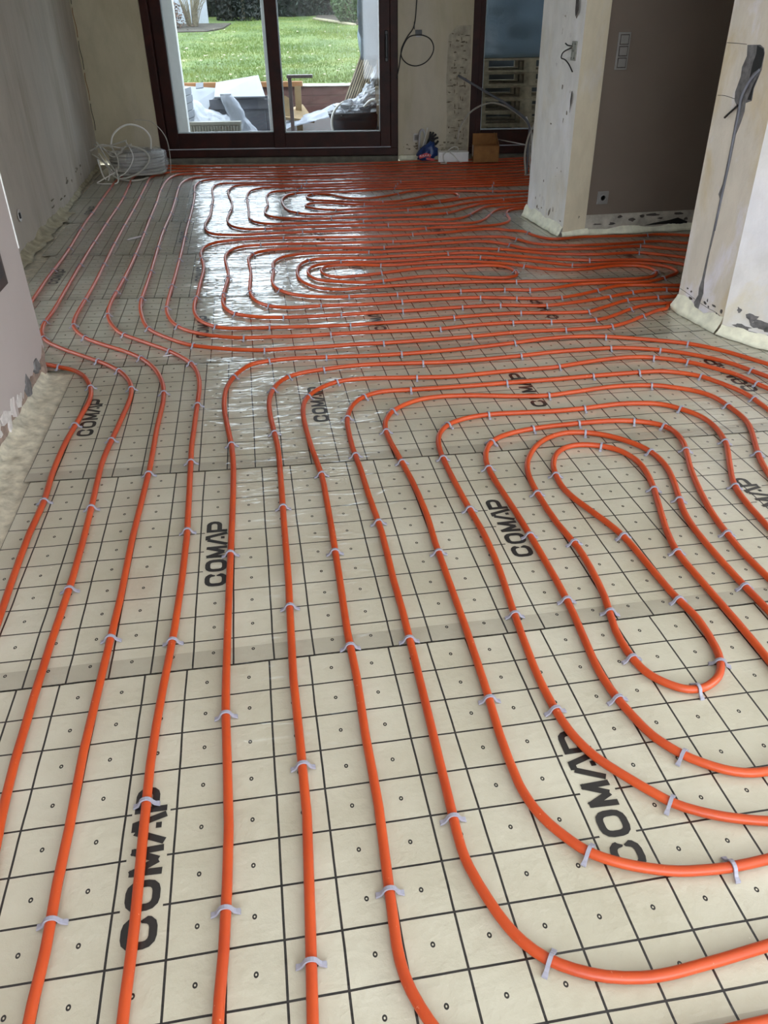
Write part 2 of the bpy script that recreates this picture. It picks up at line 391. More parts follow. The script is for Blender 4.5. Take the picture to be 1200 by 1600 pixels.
# printed film sheets
ED = [-1.545, -.545, .455, 1.455, 2.44, 3.5, 4.5, 5.5, 6.55, 7.6, 8.65, 9.60]
KL = [0, 0, 0, .01, .05, .05, .13, .16, .18, .17, .16, .16]
KR = [0, 0, 0, 0, .03, 0, 0, .03, .06, .10, .14, .16]
OFFX = [.03, .04, .034, .047, .025, .04, -.01, .03, .05, .03, .02]
TEXTS = {1: [-.31, .60, 1.50], 2: [-.316, .584, 1.484], 3: [-.203, .697, 1.567], 4: [-.725, .195, 1.092, 2.02], 5: [-.31, .60, 1.53], 6: [-1.26, -.36, .64, 1.54, 2.46],
         7: [-.52, .48, 1.38], 8: [-1.38, .52, 1.50], 9: [-.52, .48, 1.48]}
def film_y(x, i, v):
    a = ED[i] + KL[i] * max(0, .5 - x) - KR[i] * max(0, x - .5); b = ED[i + 1] + KL[i + 1] * max(0, .5 - x) - KR[i + 1] * max(0, x - .5)
    return a + (b - a) * v / 10.0
def film_z(x, y):
    l = max(0.0, min(1.0, (-.15 - x) / .5))
    return -.0012 + .0016 * fbm(x * 1.9, y * 1.9, 0, 1, 3) + l * .0025 * (fbm(x * 5, y * 5, 3, 1, 2) - .3)
def grow(poly, r):
    cx = sum(p[0] for p in poly) / len(poly); cy = sum(p[1] for p in poly) / len(poly)
    return [(x + (r if x > cx else -r), y + (r if y > cy else -r)) for x, y in poly]
def stroke(path, w, closed=False):
    P = [Vector((a, b)) for a, b in path]; n = len(P); L = []; R_ = []
    for i in range(n):
        if closed: t0 = P[i] - P[i - 1]; t1 = P[(i + 1) % n] - P[i]
        else: t0 = P[i] - P[i - 1] if i else P[1] - P[0]; t1 = P[i + 1] - P[i] if i < n - 1 else P[-1] - P[-2]
        t0.normalize(); t1.normalize(); n0 = Vector((-t0.y, t0.x)); n1 = Vector((-t1.y, t1.x)); nn = n0 + n1
        nn = nn / max(nn.length_squared, .35) * 2 * (w / 2) if nn.length > 1e-6 else n0 * w / 2
        L.append(P[i] + nn); R_.append(P[i] - nn)
    q = []
    for i in range(n if closed else n - 1):
        j = (i + 1) % n; q.append((L[i], L[j], R_[j], R_[i]))
    return q
def rrect(x0, x1, y0, y1, r, start=0):
    out = []
    for cx, cy, a0 in ((x1 - r, y1 - r, 0), (x0 + r, y1 - r, 90), (x0 + r, y0 + r, 180), (x1 - r, y0 + r, 270)):
        for k in range(4): a = math.radians(a0 + 30 * k); out.append((cx + r * math.cos(a), cy + r * math.sin(a)))
    return out
rr = rrect(.11, .89, .11, .89, .26)
LETTERS = {
    'C': [stroke([(.91, .62)] + rr[0:4] + rr[4:8] + rr[8:12] + rr[12:16] + [(.91, .38)], .235)],
    'O': [stroke(rr, .235, True)],
    'M': [stroke([(.09, 0), (.13, .98)], .235), stroke([(.10, .96), (.5, .14)], .235), stroke([(.5, .14), (.9, .96)], .235), stroke([(.87, .98), (.91, 0)], .235)],
    'A': [stroke([(-.02, 0), (.44, .94)], .24), stroke([(.44, .94), (.72, .94), (1.02, 0)], .24), stroke([(.5, .22), (.72, .22)], .18)],
    'P': [stroke([(.09, 0), (.09, .91)] + [(.3, .91)] + rrect(.09, .91, .38, .91, .24)[3::-1] + rrect(.09, .91, .38, .91, .24)[15:11:-1] + [(.2, .38)], .235)],
}
n_text = 0
for i in range(len(ED) - 1):
    far = ED[i] > 3.0
    xl, xr = (-1.46, 4.4) if far else (-.895, 3.15)
    if ED[i] > 5.9: xl = -1.55
    off = OFFX[i]; xl = off + round((xl - off) / .1) * .1
    if not far: xl += 0.0
    step = .025 if ED[i] < 6 else .05
    nx = int(round((xr - xl) / step)); nv = 40 if ED[i] < 6 else 20
    bm = bmesh.new(); uvl = bm.loops.layers.uv.new('grid'); letl = bm.verts.layers.float.new('lettering')
    rows = []
    for a in range(nx + 1):
        x = xl + a * step; col = []
        for b in range(nv + 1):
            v = 10.0 * b / nv; y = film_y(x, i, v)
            z = film_z(x, y) + (.0014 if v < .7 else 0.0)
            vert = bm.verts.new((x, y, z)); col.append(vert)
            for tx in TEXTS.get(i, []):
                if abs(x - tx) < .036 and 3.1 < v < 6.85: vert[letl] = 1.0
        rows.append(col)
    polys = [grow(FP_NEAR, .0), grow(FP_LEFT, .0), FP_PILLAR, FP_TAUPE, FP_RIGHT]
    for a in range(nx):
        for b in range(nv):
            c = (xl + (a + .5) * step, (rows[a][b].co.y + rows[a][b + 1].co.y) / 2)
            if any(inside(c, q) for q in polys): continue
            f = bm.faces.new((rows[a][b], rows[a + 1][b], rows[a + 1][b + 1], rows[a][b + 1])); f.smooth = True
            for lp, (aa, bb) in zip(f.loops, ((a, b), (a + 1, b), (a + 1, b + 1), (a, b + 1))): lp[uvl].uv = ((xl + aa * step - off) / .1, 10.0 * bb / nv)
    bmesh.ops.delete(bm, geom=[v for v in bm.verts if not v.link_faces], context='VERTS')
    sheet = obj('film_sheet', bm, M_['printed_film'], floor)
    for tx in TEXTS.get(i, []):
        tb = bmesh.new(); lv = .059; gap = .010
        for k, ch in enumerate('COMAP'):
            for qs in LETTERS[ch]:
                for q in qs:
                    vs = []
                    for p_ in q:
                        v = 3.25 + (k * (lv + gap) + p_.x * lv) * 10.0; x = tx + .031 - p_.y * .062; y = film_y(x, i, v)
                        vs.append(tb.verts.new((x, y, film_z(x, y) + .0011)))
                    try: tb.faces.new(vs)
                    except ValueError: pass
        for f in tb.faces:
            f.normal_update()
            if f.normal.z < 0: f.normal_flip()
        n_text += 1; obj('printed_lettering', tb, M_['ink'], sheet)

# ---- walls
# a glazed opening in this wall, just beyond the near wall's end, lets daylight in from the left
bm = prism([(-1.90, 5.22), (-1.589, 5.22), (-1.60, 7.4), (-1.69, 10.35), (-1.90, 10.35)], -.02, H)
merge(bm, prism([(-1.90, 3.59), (-1.58, 3.59), (-1.58, 3.70), (-1.90, 3.70)], -.02, H)); merge(bm, prism([(-1.90, 3.70), (-1.58, 3.70), (-1.589, 5.22), (-1.90, 5.22)], 2.25, H))
wl = struct('wall_left', bm, 'plaster_left')
wi = tag(empty('window_1', (-1.78, 4.46, 0)), 'glazed opening in the left wall behind the near wall', kind='structure')
for y0, y1, z0, z1 in ((-.76, -.68, .0, 2.25), (.68, .76, .0, 2.25), (-.68, .68, .0, .08), (-.68, .68, 2.17, 2.25)): obj('window_frame', box(-.03, .03, y0, y1, z0, z1, .004), M_['door_wood'], wi)
obj('window_pane', box(-.004, .004, -.69, .69, .07, 2.18), M_['window_glass'], wi)
struct('terrace_side', box(-8, -1.91, 2.0, 7.0, -.14, -.02), 'terrace')
wn = struct('wall_left_near', prism(FP_NEAR, -.02, H), 'paint_lilac')
pil = struct('wall_pillar', prism(FP_PILLAR, -.02, H), 'plaster_pillar')
# the pillar's front edge is stripped to another coat
obj('front_coat', prism([(2.2255, 5.586), (2.397, 5.596), (2.397, 5.6005), (2.2255, 5.5905)], -.01, H), M_['plaster_pillar_edge'], pil)
wt = struct('wall_hall', prism(FP_TAUPE, -.02, H), 'paint_taupe')
struct('wall_hall_side', prism([(4.6, 3.2), (4.75, 3.2), (4.75, 5.61), (4.6, 5.61)], -.02, H), 'paint_taupe')
struct('wall_hall_front', prism([(2.62, 3.62), (4.6, 3.62), (4.6, 3.80), (2.62, 3.80)], -.02, H), 'paint_taupe')
wr = struct('wall_right', prism([(2.231, 3.855), (2.262, 3.45), (2.62, 3.32), (2.62, 3.855)], -.02, H), 'plaster_right')
wr2 = struct('wall_right_angled', prism([(2.262, 3.45), (3.30, 1.37), (3.5, 1.45), (2.62, 3.32)], -.02, H), 'plaster_bright')
# window openings out of frame, towards the right and behind
bm = bmesh.new()
bm_box(bm, 3.3, 3.5, .95, 1.42, -.02, H); bm_box(bm, 3.3, 3.5, -2.6, -1.35, -.02, H); bm_box(bm, 3.3, 3.5, -1.35, .95, -.02, .16); bm_box(bm, 3.3, 3.5, -1.35, .95, 2.34, H)
struct('wall_right_rear', bm, 'plaster_bright')
bm = bmesh.new()
bm_box(bm, -1.01, -.85, -2.65, -2.5, -.02, H); bm_box(bm, 2.65, 3.5, -2.65, -2.5, -.02, H); bm_box(bm, -.85, 2.65, -2.65, -2.5, -.02, .16); bm_box(bm, -.85, 2.65, -2.65, -2.5, 2.34, H)
struct('wall_rear', bm, 'plaster_back')
struct('wall_far_right', prism([(5.05, 5.78), (5.2, 5.78), (5.2, 9.4), (5.05, 9.4)], -.02, H), 'plaster_back')
struct('ceiling', prism([(-1.9, -2.65), (5.25, -2.65), (5.25, 9.35), (-1.9, 10.4)], H, H + .12), 'ceiling_white')

# window wall, in its own frame (u, d, z)
D1 = (-.985, 1.762); D2 = (2.572, 4.35); ZT = 2.28
bm = bmesh.new()
T = .30
bm_box(bm, -2.0, D1[0], 0, T, -.03, H); bm_box(bm, D1[1], D2[0], 0, T, -.03, H); bm_box(bm, D2[1], 5.4, 0, T, -.03, H)
bm_box(bm, D1[0], D1[1], 0, T, ZT, H); bm_box(bm, D2[0], D2[1], 0, T, ZT, H)
wb = struct('wall_back', bm, 'plaster_back', WM)
bm = bmesh.new(); bm_box(bm, D1[0], D1[1], -.06, T, -.03, .045, .006); bm_box(bm, D2[0], D2[1], -.06, T, -.03, .045, .006)
obj('concrete_threshold', bm, M_['concrete'], wb)

def door(name, u0, u1, posts, d0, label, cat_handle=None):
    """timber lift-and-slide door: frame, sill, sashes with stiles, rails and glass"""
    root = empty(name, mw=WM @ Matrix.Translation((u0, 0, 0))); tag(root, label, kind='structure')
    def b(nm, x0, x1, y0, y1, z0, z1, bev=.006, mat='door_wood', par=root): return obj(nm, box(x0 - u0, x1 - u0, y0, y1, z0, z1, bev), M_[mat], par)
    fw = .085
    b('door_jamb', u0, u0 + fw, d0, d0 + .15, .05, ZT); b('door_jamb', u1 - fw, u1, d0, d0 + .15, .05, ZT); b('door_head', u0 + fw, u1 - fw, d0, d0 + .15, ZT - fw, ZT)
    b('door_sill', u0 + .002, u1 - .002, d0 - .025, d0 + .15, .047, .125)
    b('door_track', u0 + fw, u1 - fw, d0 + .01, d0 + .03, .125, .135, .002, 'tape_grey')
    for k, (a, c, sl, sr, dd) in enumerate(posts):
        s = obj('sash', box(a - u0, a + sl - u0, d0 + dd, d0 + dd + .055, .13, ZT - fw, .006), M_['door_wood'], root)
        for nm, x0, x1, z0, z1 in (('sash_stile', c - sr, c, .13, ZT - fw), ('sash_bottom_rail', a + sl, c - sr, .13, .29), ('sash_top_rail', a + sl, c - sr, ZT - fw - .12, ZT - fw)):
            obj(nm, box(x0 - u0, x1 - u0, d0 + dd, d0 + dd + .055, z0, z1, .005), M_['door_wood'], s)
        g = bmesh.new(); e = .012
        for x0, x1, z0, z1 in ((a + sl, a + sl + e, .29, ZT - .2), (c - sr - e, c - sr, .29, ZT - .2), (a + sl, c - sr, .29, .29 + e)): bm_box(g, x0 - u0, x1 - u0, d0 + dd + .034, d0 + dd + .050, z0, z1)
        obj('glazing_bead', g, M_['door_gasket'], s)
        obj('glass_pane', box(a + sl - u0 - .005, c - sr - u0 + .005, d0 + dd + .024, d0 + dd + .032, .285, ZT - .2), M_['window_glass'], s)
    return root
d1 = door('door_1', D1[0], D1[1], [(-.90, .47, .118, .118, .075), (.335, 1.677, .13, .118, .012)], .02, 'dark red-brown timber sliding door onto the garden')
hu = 1.6375 - D1[0]; hb = box(hu - .0175, hu + .0175, -.0, .032, .985, 1.275, .006); bm_box(hb, hu - .0115, hu + .0115, -.04, .002, 1.02, 1.24, .006)
tag(obj('door_handle', hb, M_['black_plastic'], d1), 'black pull handle')
d2 = door('door_2', D2[0], D2[1], [(2.585, 3.50, .118, .118, .012), (3.40, 4.26, .118, .118, .075)], .02, 'dark timber door beside the pillar, wrapped goods behind it')
# white outer reveal boards of the first opening, seen through the glass
obj('outer_reveal', box(-.80, -.675, .22, .30, .05, ZT, .004), M_['white_paint'], wb)
obj('outer_reveal', box(.275, .37, .22, .30, .05, ZT, .004), M_['white_paint'], wb)

# ---- base details: broken plaster, foam beads, chips
def strip(name, pts, prof, mat, parent, wob=.006, sub=10, seed=0):
    """a lumpy bead swept along a base line; prof = (offset away from the wall, height)"""
    P = []
    for (a, b) in zip(pts[:-1], pts[1:]):
        n = max(2, int(math.hypot(b[0] - a[0], b[1] - a[1]) * 34))
        P += [(a[0] + (b[0] - a[0]) * k / n, a[1] + (b[1] - a[1]) * k / n) for k in range(n)]
    P.append(pts[-1]); bm = bmesh.new(); rows = []
    for i, (x, y) in enumerate(P):
        j0, j1 = max(0, i - 2), min(len(P) - 1, i + 2); t = Vector((P[j1][0] - P[j0][0], P[j1][1] - P[j0][1])).normalized(); nn = Vector((t.y, -t.x))
        row = []
        for k, (o_, z_) in enumerate(prof):
            g = 1 + .55 * fbm(x * 6, y * 6, seed + k * .4, 1, 3) if 0 < k < len(prof) - 1 or k == len(prof) - 1 else 1
            oo = o_ * g + (wob * fbm(x * 17, y * 17, seed + 4 + k, 1, 2) if o_ > .004 else 0)
            row.append(bm.verts.new((x + nn.x * oo, y + nn.y * oo, z_ * g if z_ > 0.002 else z_)))
        rows.append(row)
    for i in range(len(rows) - 1):
        for k in range(len(prof) - 1): bm.faces.new((rows[i][k], rows[i + 1][k], rows[i + 1][k + 1], rows[i][k + 1]))
    bmesh.ops.recalc_face_normals(bm, faces=bm.faces)
    o = smooth(obj(name, bm, M_[mat], parent)); return o
def flake(pts3, nrm, t):
    bm = bmesh.new(); a = [bm.verts.new(p) for p in pts3]; b = [bm.verts.new(Vector(p) + Vector(nrm) * t) for p in pts3]; n = len(a)
    bm.faces.new(b); 
    for i in range(n): bm.faces.new((a[i], a[(i + 1) % n], b[(i + 1) % n], b[i]))
    bmesh.ops.recalc_face_normals(bm, faces=bm.faces); return bm
def blob(c, ax, ay, rx, ry, n=9, jag=.35):
    """irregular outline around c in the plane of ax, ay"""
    out = []
    for k in range(n):
        a = 2 * PI * k / n; r = 1 + random.uniform(-jag, jag); out.append(Vector(c) + Vector(ax) * (rx * r * math.cos(a)) + Vector(ay) * (ry * r * math.sin(a)))
    return out
# pillar: foam bead along both visible faces
bead = [(0, .0), (.050, .002), (.040, .035), (.026, .075), (.0, .10)]
strip('foam_bead', [(2.195, 6.34), (2.226, 5.588)], [(0, 0), (.036, .002), (.026, .026), (.014, .06), (.001, .078)], 'foam', pil, seed=1)
strip('foam_bead', [(2.215, 5.588), (2.42, 5.598)], [(0, 0), (.028, .002), (.020, .02), (.001, .04)], 'foam', pil, seed=2)
strip('foam_bead', [(2.40, 5.604), (4.6, 5.604)], [(0, 0), (.035, .002), (.022, .018), (.009, .03), (.001, .038)], 'foam', wt, seed=3)
strip('foam_bead', [(2.231, 3.86), (2.262, 3.45)], [(0, 0), (.042, .002), (.026, .022), (.012, .055), (.001, .085)], 'foam', wr, seed=4)
strip('foam_bead', [(2.262, 3.45), (3.28, 1.40)], [(0, 0), (.045, .002), (.026, .018), (.010, .036), (.001, .045)], 'foam', wr2, seed=5)
strip('foam_bead', [(-1.60, 7.3), (-1.582, 3.62)][::1], [(0, 0), (-.085, .002), (-.055, .010), (-.025, .02), (-.008, .035), (-.001, .05)], 'foam_dirty', wl, .004, seed=6)
strip('foam_bead', [(-1.67, 9.9), (-1.60, 7.3)], [(0, 0), (-.035, .002), (-.02, .010), (-.008, .018), (-.001, .03)], 'foam_dirty', wl, .003, seed=7)
# band under the taupe paint
obj('unpainted_band', prism([(2.398, 5.602), (4.6, 5.602), (4.6, 5.611), (2.398, 5.611)], .03, .138), M_['band_plaster'], wt)
for k in range(11):
    x = 2.5 + k * .085 + random.uniform(-.03, .03)
    obj('plaster_chip', flake(blob((x, 5.602, random.uniform(.06, .13)), (1, 0, 0), (0, 0, 1), random.uniform(.015, .05), random.uniform(.006, .014)), (0, -1, 0), .0015), M_['chip_dark'], wt)
obj('plaster_hole', flake([Vector(p) for p in ((2.86, 5.602, .045), (2.93, 5.602, .06), (3.05, 5.602, .075), (3.12, 5.602, .09), (3.2, 5.602, .06), (3.2, 5.602, .03), (3.05, 5.602, .05))], (0, -1, 0), .002), M_['black_plastic'], wt)
# near left wall: plaster skin torn off at the foot over grey cement
bm = bmesh.new(); y = 3.585; top = []; bot = []
random.seed(3)
obj('cement_foot', box(-1.02, -1.0030, -2.5, 3.592, -.01, .09), M_['flake_brown'], wn)
for k in range(26):
    yy = 3.56 - k * .055 + random.uniform(-.02, .02); zz = random.uniform(.055, .105); rx = random.uniform(.018, .042); rz = random.uniform(.018, .045); sk = random.uniform(-.6, .6)
    b = blob((-1.0030, yy, zz), (0, 1, 0), Vector((0, sk, 1)).normalized(), rx, rz, random.choice((5, 6, 7)), .5)
    b = [Vector((p.x, min(p.y, 3.588), max(p.z, .012))) for p in b]
    obj('plaster_flake', flake(b, (1, random.uniform(-.25, .25), random.uniform(-.1, .1)), random.uniform(.003, .016)), M_[random.choice(('chip_light', 'chip_light', 'paint_lilac', 'flake_brown', 'grey_cement'))], wn)
bm = bmesh.new(); ys = [3.592 - k * .03 for k in range(204)]
lo = [.07 + .028 * abs(fbm(y * 4, 0, 2, 1, 3)) + random.uniform(0, .018) for y in ys]
a0 = [bm.verts.new((-1.0020, y, z)) for y, z in zip(ys, lo)]; a1 = [bm.verts.new((-.9935, y, z + .004)) for y, z in zip(ys, lo)]
b0 = [bm.verts.new((-.9935, y, H - .002)) for y in ys]
for k in range(len(ys) - 1):
    bm.faces.new((a0[k], a0[k + 1], a1[k + 1], a1[k])); bm.faces.new((a1[k], a1[k + 1], b0[k + 1], b0[k]))
e0 = bm.verts.new((-1.0020, 3.592, H - .002)); bm.faces.new((a0[0], a1[0], b0[0], e0))
bmesh.ops.recalc_face_normals(bm, faces=bm.faces); obj('plaster_skin', bm, M_['paint_lilac'], wn)
tag(obj('corner_bead', box(-1.012, -.990, 3.588, 3.600, .545, H - .01, .003), M_['white_paint'], wn), 'white corner bead')
# right pillar: hacked channel filled with grey mortar, cracks
def on_right(y, z, o=0.0):      # point on the left face of the right wall
    t = (3.855 - y) / .405; return Vector((2.231 + .031 * t - o, y, z))
ch = [(3.695, 1.235), (3.61, 1.237), (3.579, 1.225), (3.569, 1.208), (3.564, 1.145), (3.573, 1.12), (3.589, 1.071), (3.586, 1.023), (3.626, 1.011), (3.621, 0.976), (3.63, 0.934), (3.648, 0.881), (3.646, 0.763), (3.650, 0.637), (3.655, 0.543), (3.657, 0.427), (3.663, 0.338), (3.66, 0.206), (3.645, 0.142), (3.653, 0.104), (3.66, 0.05), (3.668, .03),
      (3.675, .03), (3.687, 0.050), (3.705, 0.080), (3.681, 0.125), (3.687, 0.158), (3.678, 0.206), (3.674, 0.336), (3.672, 0.38), (3.668, 0.494), (3.667, 0.597), (3.685, 0.615), (3.669, 0.663), (3.668, 0.712), (3.668, 0.831), (3.672, 0.935), (3.675, 0.99), (3.706, 1.015), (3.715, 1.05), (3.697, 1.114), (3.702, 1.149), (3.683, 1.193)]
obj('mortar_channel', flake([on_right(y, z) for y, z in ch], (-1, 0, 0), .0025), M_['grey_cement'], wr)
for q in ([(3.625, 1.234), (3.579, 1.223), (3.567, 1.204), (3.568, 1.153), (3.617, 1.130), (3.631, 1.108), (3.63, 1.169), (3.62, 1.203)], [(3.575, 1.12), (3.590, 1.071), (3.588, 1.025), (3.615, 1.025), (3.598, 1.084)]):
    obj('channel_shadow', flake([on_right(y, z, .0018) for y, z in q], (-1, 0, 0), .0016), M_['black_plastic'], wr)  # flat black patches, painted shade of the open part of the channel
obj('conduit', tube_mesh('conduit', [on_right(3.575, 1.145, .002), on_right(3.608, 1.109, .010), on_right(3.632, 1.069, .013), on_right(3.649, 1.028, .012), on_right(3.652, .991, .008), on_right(3.655, .955, .004), on_right(3.658, .88, .002), on_right(3.655, .747, .001), on_right(3.660, .45, .001)], .0062, 8, 4), M_['tub_grey'], wr)
obj('cable_stub', tube_mesh('cable_stub', [on_right(3.672, .999, .004), on_right(3.706, .968, .012), on_right(3.735, .943, .016)], .005, 8, 3), M_['black_cable'], wr)
for pts in ([(3.850, 1.241), (3.78, 1.240), (3.704, 1.237)], [(3.845, 1.028), (3.792, 1.03), (3.71, 1.022)], [(3.853, .112), (3.766, .104), (3.706, .095)], [(3.653, .09), (3.576, .084), (3.519, .084), (3.468, .074)]):
    obj('crack', tube_mesh('crack', [on_right(y, z, .0) for y, z in pts], .0012, 4, 3), M_['chip_dark'], wr)
random.seed(11)
for k in range(9):
    y = random.uniform(3.47, 3.63) if k < 6 else random.uniform(3.72, 3.83); z = random.uniform(.07, .14)
    obj('plaster_chip', flake(blob(on_right(y, z), (0, 1, 0), (0, 0, 1), random.uniform(.004, .018), random.uniform(.003, .010)), (-1, 0, 0), .0015), M_['chip_dark'], wr)
AX = Vector((1.038, -2.08, 0)).normalized(); AN = Vector((-AX.y, AX.x, 0)) * -1
for s_, z_, rx, rz in ((.075, .135, .012, .012), (.15, .115, .03, .022), (.20, .10, .05, .02), (.28, .085, .06, .018), (.36, .06, .07, .016), (.17, .085, .02, .014), (.47, .07, .06, .02), (.11, .06, .05, .012), (.24, .045, .08, .013)):
    c = Vector((2.262, 3.45, z_)) + AX * s_
    obj('plaster_chip', flake(blob(c, AX, (0, 0, 1), rx, rz, 11, .45), AN, .002), M_['grey_cement'], wr2)
# pillar scars
random.seed(5)
for k in range(26):
    y = random.uniform(5.62, 6.25); z = random.choice([random.uniform(.09, .15), random.uniform(.3, 1.4), random.uniform(.10, .2)])
    x = 2.2255 - .03 * (y - 5.59) / .73
    obj('plaster_chip', flake(blob((x, y, z), (0, 1, 0), (0, 0, 1), random.uniform(.004, .016), random.uniform(.004, .02)), (-1, 0, 0), .0012), M_['key_dark' if k % 3 else 'chip_light'], pil)
obj('plaster_chip', flake(blob((2.315, 5.594, .125), (1, 0, 0), (0, 0, 1), .03, .012, 9, .5), (0, -1, 0), .0015), M_['chip_dark'], pil)
obj('plaster_chip', flake(blob((2.205, 5.70, 1.42), (0, 1, 0), (0, 0, 1), .03, .05, 9, .4), (-1, 0, 0), .0015), M_['chip_dark'], pil)
obj('plaster_scar', flake(blob((2.213, 5.655, .88), (0, 1, 0), (0, 0, 1), .012, .06, 9, .3), (-1, 0, 0), .0015), M_['chip_dark'], pil)
# stripped strip of wall between the two doors: bare patch with rows of dark key marks
random.seed(9)
sp = obj('stripped_patch', flake([Vector((2.305, 0, .08)), Vector((2.315, 0, .4)), Vector((2.295, 0, .8)), Vector((2.31, 0, 1.22)), Vector((2.40, 0, 1.31)), Vector((2.55, 0, 1.31)), Vector((2.56, 0, .9)), Vector((2.56, 0, .08))], (0, -1, 0), .0015), M_['strip_plaster'], wb)
bm = bmesh.new(); z = .12
while z < 1.25:
    for u in (2.34, 2.40, 2.46, 2.50):
        if random.random() < .72:
            merge(bm, flake(blob((u + random.uniform(-.02, .02), -.0015, z + random.uniform(-.012, .012)), (1, 0, 0), (0, 0, 1), random.uniform(.008, .034), random.uniform(.004, .011), 7, .5), (0, -1, 0), .001))
        if random.random() < .25:
            merge(bm, flake(blob((u + random.uniform(-.02, .02), -.0015, z + .02), (1, 0, 0), (0, 0, 1), .005, .022, 7, .5), (0, -1, 0), .001))
    z += random.uniform(.045, .075)
mk = tag(obj('key_marks', bm, M_['key_dark'], wb), kind='stuff')
bm = bmesh.new()
for k in range(40):
    u = random.uniform(1.8, 2.55); merge(bm, flake(blob((u, 0, random.uniform(.07, .17)), (1, 0, 0), (0, 0, 1), random.uniform(.005, .02), random.uniform(.003, .010), 7, .5), (0, -1, 0), .001))
mk = tag(obj('key_marks', bm, M_['key_dark'], wb), kind='stuff')
o = obj('foam_bead', box(1.77, 2.30, -.05, .0, -.01, .05, .015), M_['foam'], wb)
random.seed(21)
for k in range(22):
    y = random.uniform(4.9, 9.2); z = random.uniform(.09, .2); x = -1.588 - .012 * max(0, y - 3.6) / 3.8 - (.03 * max(0, y - 7.4))
    obj('plaster_chip', flake(blob((x, y, z), (0, 1, 0), (0, 0, 1), random.uniform(.02, .06), random.uniform(.004, .012), 8, .6), (1, 0, 0), .004), M_['key_dark'], wl)
# rust-brown crack in the far left corner
for k in range(7):
    z0 = .35 + k * .3
    o = obj('corner_crack', tube_mesh('crack', [w2(-1.685, -.01, z0), w2(-1.68, -.01, z0 + .1), w2(-1.69, -.01, z0 + .2), w2(-1.685, -.01, z0 + .27)], .004, 5, 2), M_['timber_orange' if k % 2 else 'chip_dark'], wl)

